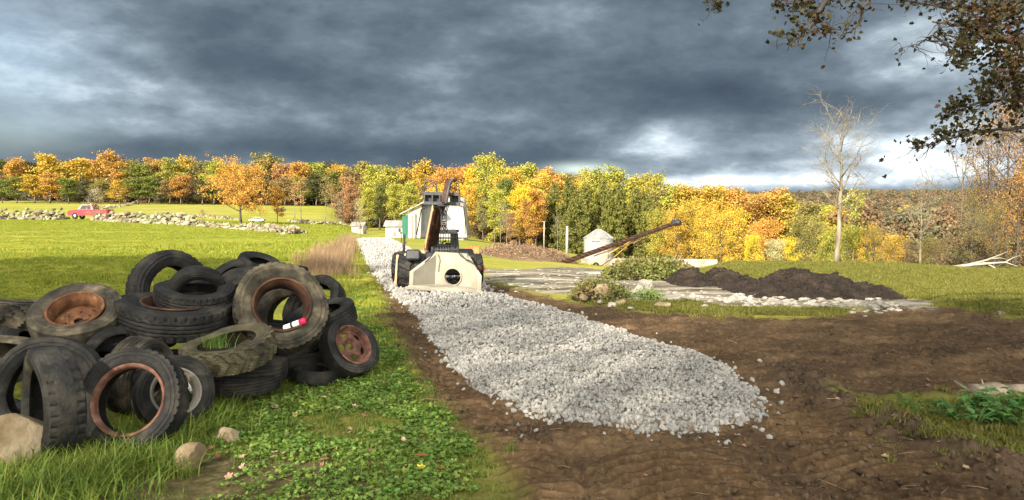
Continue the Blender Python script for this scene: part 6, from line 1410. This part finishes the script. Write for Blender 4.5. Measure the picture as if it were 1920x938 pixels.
# broad leaved weeds at lower right
def weeds():
    rg = np.random.RandomState(17)
    def plant(seed):
        r2 = np.random.RandomState(seed); b = MB(); st = MB()
        for s in range(6):
            a = r2.uniform(0, 6.28); tip = np.array([math.cos(a) * .09, math.sin(a) * .09, r2.uniform(.07, .15)]); st.tube([(0, 0, -.01), tip * .5 + [0, 0, .02], tip], .003, 4)
            for q in range(4):
                c = tip * (.45 + .2 * q) + r2.normal(0, .008, 3); aa = a + r2.uniform(-1.4, 1.4); L = .055 * r2.uniform(.7, 1.2); d = np.array([math.cos(aa), math.sin(aa), r2.uniform(-.2, .35)]); d /= np.linalg.norm(d); sd_ = np.cross(d, [0, 0, 1]); sd_ /= np.linalg.norm(sd_)
                ts = [(0, .0), (.25, .32), (.55, .36), (.8, .2), (1, 0)]; up = np.array([0, 0, -.15 * L]); V = [c + d * L * t + up * t * t * 2 for t, w in ts] + [c + d * L * t + sd_ * L * w + up * t * t for t, w in ts[1:4]] + [c + d * L * t - sd_ * L * w + up * t * t for t, w in ts[1:4]]
                b.add(V, [np.array([(0, 5, 1), (0, 1, 8), (3, 7, 4), (3, 4, 10)]), np.array([(1, 5, 6, 2), (2, 6, 7, 3), (1, 2, 9, 8), (2, 3, 10, 9)])])
        return b, st
    ks = [plant(i) for i in range(3)]; first = []
    for b, st in ks:
        r = empty('weed_plant'); b.build('leaves', MT['weed'], r, smooth=False); st.build('stem', MT['weed'], r); first.append([r, 0])
    spots = [(1895, 770), (1915, 785), (1870, 778), (1850, 765), (1820, 768), (1790, 775), (1765, 770), (1905, 800), (1880, 790), (1840, 782), (1740, 765), (1710, 762), (1925, 772), (1918, 815), (1800, 790), (1750, 785), (1695, 752), (1680, 770), (1830, 800), (1722, 778), (1858, 790), (1890, 782)]
    for i, (u, v) in enumerate(spots):
        f = first[i % 3]; r = f[0] if f[1] == 0 else copy_tree(f[0]); f[1] += 1; g = G(u, v); s = 1.25 if u > 1780 else .6; r.location = (g.x, g.y, ground_z(np.array([g.x]), np.array([g.y]))[0][0]); r.scale = (s, s, s * .9); r.rotation_euler = (0, 0, rg.uniform(0, 6.28))
        lab = 'broad leaved green weed growing in front of the near log' if u > 1780 else 'small green weed on the soil patch left of the near log'; tag(r, lab, 'weed', 'weeds in front of the near log' if u > 1780 else 'small weeds on the soil patch')
weeds()

# dry grass along the road verge
def dry_grass():
    rg = np.random.RandomState(9); tf = [blade_tuft(120 + i, 40, .44, .18, .006, .35, MT['straw'], 'dry_tuft') for i in range(4)]; pts = []
    for (u, v, su, sv, n) in [(615, 496, 22, 12, 150), (640, 478, 12, 9, 60), (600, 505, 22, 8, 60), (655, 462, 6, 6, 20)]:
        for i in range(n): g = G(min(668, rg.normal(u, su)), max(452, rg.normal(v, sv))); pts.append(tuple(g))
    pts = np.array(pts); m = len(pts); sc = rg.uniform(.6, 1.25, m) * np.clip(pts[:, 1] / 22, .7, 1.6)
    scatter('dry_grass', pts, tf, sc, np.stack([rg.normal(0, .1, m), rg.normal(0, .1, m), rg.uniform(0, 6.28, m)], -1), 'tall dry reddish grass on the verge left of the road', 'grass')
dry_grass()

# undergrowth filling the wood edges
def undergrowth():
    rg = np.random.RandomState(78); kits = []
    for i in range(4):
        T, C = grow(820 + i, 5, 5, .05, 9, 1500, .34, .1, 2, .2, .8); kits.append(C.build('bush_crown', MT['far%d' % (i % 2)], smooth=False, link=False))
    P_ = []; S = []
    for n, u0, u1, y0, y1, s0, s1 in [(420, -60, 700, 262, 310, .7, 1.5), (160, 640, 900, 140, 175, .6, 1.1), (160, 890, 1240, 112, 140, .5, 1.1), (160, 1230, 1600, 100, 125, .6, 1.2), (140, 1600, 1950, 62, 100, .6, 1.2), (60, 1780, 1960, 33, 44, .2, .4)]:
        u = rg.uniform(u0, u1, n); y = rg.uniform(y0, y1, n) - (np.clip(u, 0, 700) / 700 * 22 if y0 == 262 else 0); x = (u - 960) / F * y; z = base_h(x, y); P_.append(np.stack([x, y, z - .2], -1)); S.append(rg.uniform(s0, s1, n))
    P_ = np.concatenate(P_); n = len(P_); scatter('undergrowth', P_, kits, np.concatenate(S), np.stack([np.zeros(n), np.zeros(n), rg.uniform(0, 6.28, n)], -1), 'dark tangled undergrowth between the trunks of the woods', 'undergrowth')
# far forest on the hill
def far_forest():
    rg = np.random.RandomState(77); kits = []
    for i in range(4):
        T, C = grow(800 + i, 10, 9, .15, 9, 700, 1.2, .2, 2, .1, 1.6); kits.append(C.build('far_crown', MT['far%d' % (i % 2)], smooth=False, link=False))
    n = 15000; y = rg.uniform(480, 1150, n); x = y * rg.uniform(.14, .85, n); z = base_h(x, y)
    scatter('distant_forest', np.stack([x, y, z - 1], -1), kits, rg.uniform(.6, 1.05, n), np.stack([0 * x, 0 * x, rg.uniform(0, 6.28, n)], -1), 'dark wooded hillside far behind the bank', 'forest')
MT['far0'] = material('far_leaves_green', [(.3, (.05, .055, .03)), (.7, (.10, .085, .045))], .3, .8, 0, island=.5, var=.8)  # dark tones carry the hill's cloud shadow in the leaf colour
MT['far1'] = material('far_leaves_brown', [(.3, (.10, .060, .035)), (.7, (.16, .10, .045))], .3, .8, 0, island=.5, var=.8)  # brown leaves, likewise coloured darker for the cloud shadow
far_forest(); undergrowth()

# ---------------------------------------------------------------- overhanging oak at the right
def overhang():
    rg = np.random.RandomState(44); r = empty('overhanging_tree', (8.6, 4.6, 0)); o0 = np.array([8.6, 4.6, 0]); Yb = 7.0
    W = lambda u, v, Y=Yb: np.array(P(u, v, Y)) - o0
    b = MB(); b.tube([(0, 0, -.3), (.05, .1, 1.5), (-.05, .2, 3.5), (.1, .2, 6), (.2, .1, 9)], [.42, .34, .30, .24, .12], 16); b.build('trunk', MT['bark_dark'], r)
    def hand(u, v): p = W(u, v); return p
    limbs = [([(-.05, .2, 3.4), W(2050, 120), W(1960, 95), W(1900, 78), W(1850, 58), W(1800, 46), W(1748, 41)], .075, .008), ([(0, .2, 3.2), W(2050, 250), W(1960, 236), W(1880, 243), W(1820, 248), W(1770, 262), W(1712, 279)], .028, .003),
             ([(0, .2, 3.6), W(2050, 210), W(1960, 200), W(1900, 188), W(1850, 190), W(1800, 204), W(1772, 222)], .028, .003), ([(0, .15, 4.4), W(2000, -60), W(1920, 0), W(1850, 20), W(1780, 15), W(1700, 2)], .05, .004),
             ([(.05, .1, 5.2), W(1900, -260, 6.8), W(1720, -160, 6.8), W(1620, -60, 6.8), W(1560, -10, 6.8), W(1528, 28, 6.8), W(1515, 60, 6.8), W(1480, 80, 6.8)], .06, .0025), ([W(1600, -45, 6.8), W(1530, 0, 6.8), W(1480, 8, 6.8), W(1455, -2, 6.8)], .02, .003),
             ([W(1660, -100, 6.8), W(1640, -20, 6.8), W(1617, 15, 6.8), W(1615, 42, 6.8), W(1590, 62, 6.8), W(1574, 70, 6.8)], .02, .003), ([W(1620, -60, 6.8), W(1450, -60, 6.8), W(1370, -15, 6.8), W(1340, 14, 6.8)], .03, .003), ([W(1762, 44), W(1755, 62), W(1730, 78), W(1688, 90)], .008, .002), ([W(1528, 30, 6.8), W(1550, 52, 6.8), W(1558, 62, 6.8)], .008, .003)]
    allp = []; allq = []
    for pts, r0, r1 in limbs:
        pts = np.array([np.array(p) for p in pts]); n = 26; t = np.linspace(0, len(pts) - 1, n); q = np.column_stack([np.interp(t, range(len(pts)), pts[:, a]) for a in range(3)])
        for _ in range(2): q[1:-1] = (q[:-2] + 2 * q[1:-1] + q[2:]) / 4
        q[1:-1] += rg.normal(0, .008, (n - 2, 3)); b = MB(); rad = np.linspace(r0, r1, n); b.tube(q, rad, 8); allq.append(q)
        for i in range(6, n):            # twigs
            for _ in range(1 if r0 > .03 else 1):
                if rg.rand() < .6:
                    d = (q[i] - q[i - 1]); d /= np.linalg.norm(d) + 1e-9; d = d + rg.normal(0, .6, 3); L = rg.uniform(.08, .3); p2, _ = bend_path(q[i], d, L, rg, 4, .3); b.tube(p2, np.linspace(min(.005, rad[i]), .0015, 5), 4, False); allp.append(p2[-1])
                    if rg.rand() < .6: p3, _ = bend_path(p2[2], d + rg.normal(0, .7, 3), L * .7, rg, 3, .3); b.tube(p3, np.linspace(.0025, .001, 4), 3, False); allp.append(p3[-1])
        b.build('branch', MT['bark_dark'], r)
    cl = [(1340, 12, 12, 16), (1465, 8, 18, 26), (1500, 12, 24, 40), (1530, 28, 18, 36), (1500, 52, 20, 40), (1464, 62, 8, 10), (1540, 55, 16, 24), (1482, 83, 5, 6), (1503, 85, 4, 5), (1575, 4, 25, 22), (1615, 12, 20, 14), (1700, 2, 25, 20), (1800, 12, 40, 110), (1850, 40, 45, 190), (1900, 30, 40, 170), (1885, 105, 45, 240), (1815, 78, 30, 120), (1800, 108, 25, 80), (1910, 150, 30, 150),
          (1860, 148, 28, 90), (1840, 185, 30, 60), (1800, 196, 22, 50), (1778, 214, 14, 26), (1900, 196, 25, 50), (1868, 240, 34, 34), (1800, 243, 30, 46), (1762, 253, 20, 40), (1722, 268, 12, 22), (1830, 226, 25, 26), (1960, 60, 50, 260), (1970, 150, 50, 260), (1980, 230, 40, 120), (2020, 0, 60, 260), (1750, -20, 50, 120), (1880, -40, 60, 260)]
    lf = MB(); tw = MB(); AQ = np.concatenate(allq)
    def leaf(c, s):
        a = rg.normal(size=3) * np.array([1, 1, .7]); a /= np.linalg.norm(a); c2 = rg.normal(size=3); bb = np.cross(a, c2); bb /= np.linalg.norm(bb); nn = np.cross(a, bb)
        out = [(0, 0), (.22, .16), (.30, .36), (.46, .22), (.62, .42), (.74, .2), (1, 0), (.74, -.2), (.62, -.42), (.46, -.22), (.30, -.36), (.22, -.16)]
        V = [c + a * s * x + bb * s * y + nn * s * (abs(y) * .35 - .15 * x * x) for x, y in out]; lf.add(V, [np.arange(12)[None, :]])
    for (u, v, rd, n) in cl:
        Y = 6.8 if u < 1690 else 7.0
        for i in range(int(n * (1.4 if u > 1700 else 1.3))):
            c = W(u + rg.normal(0, rd * .55), v + rg.normal(0, rd * .5), Y + rg.normal(0, .28 if u > 1700 else .12)); leaf(c, rg.uniform(.038, .068))
            if i % 5 == 0:
                dq = np.linalg.norm(AQ - c, axis=1); q0 = AQ[dq.argmin()]
                if dq.min() < .75: mid = (q0 + c) / 2 + rg.normal(0, .03, 3); tw.tube([q0, mid, c], [.0035, .0022, .001], 4, False)
    for p in allp:
        for _ in range(2):
            if rg.rand() < .7: leaf(p + rg.normal(0, .02, 3), rg.uniform(.035, .06))
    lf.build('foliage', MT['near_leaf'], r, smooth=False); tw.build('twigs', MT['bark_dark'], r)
    # crown above and beside the frame
    T, C = grow(909, 9, 9, .5, 12, 9000, .14, .1, 3, .1, .8); C.build('crown', MT['near_leaf'], r, smooth=False); T.build('upper_limbs', MT['bark_dark'], r)
    tag(r, 'dark leafed oak reaching in with low branches at the top right', 'tree')
overhang()
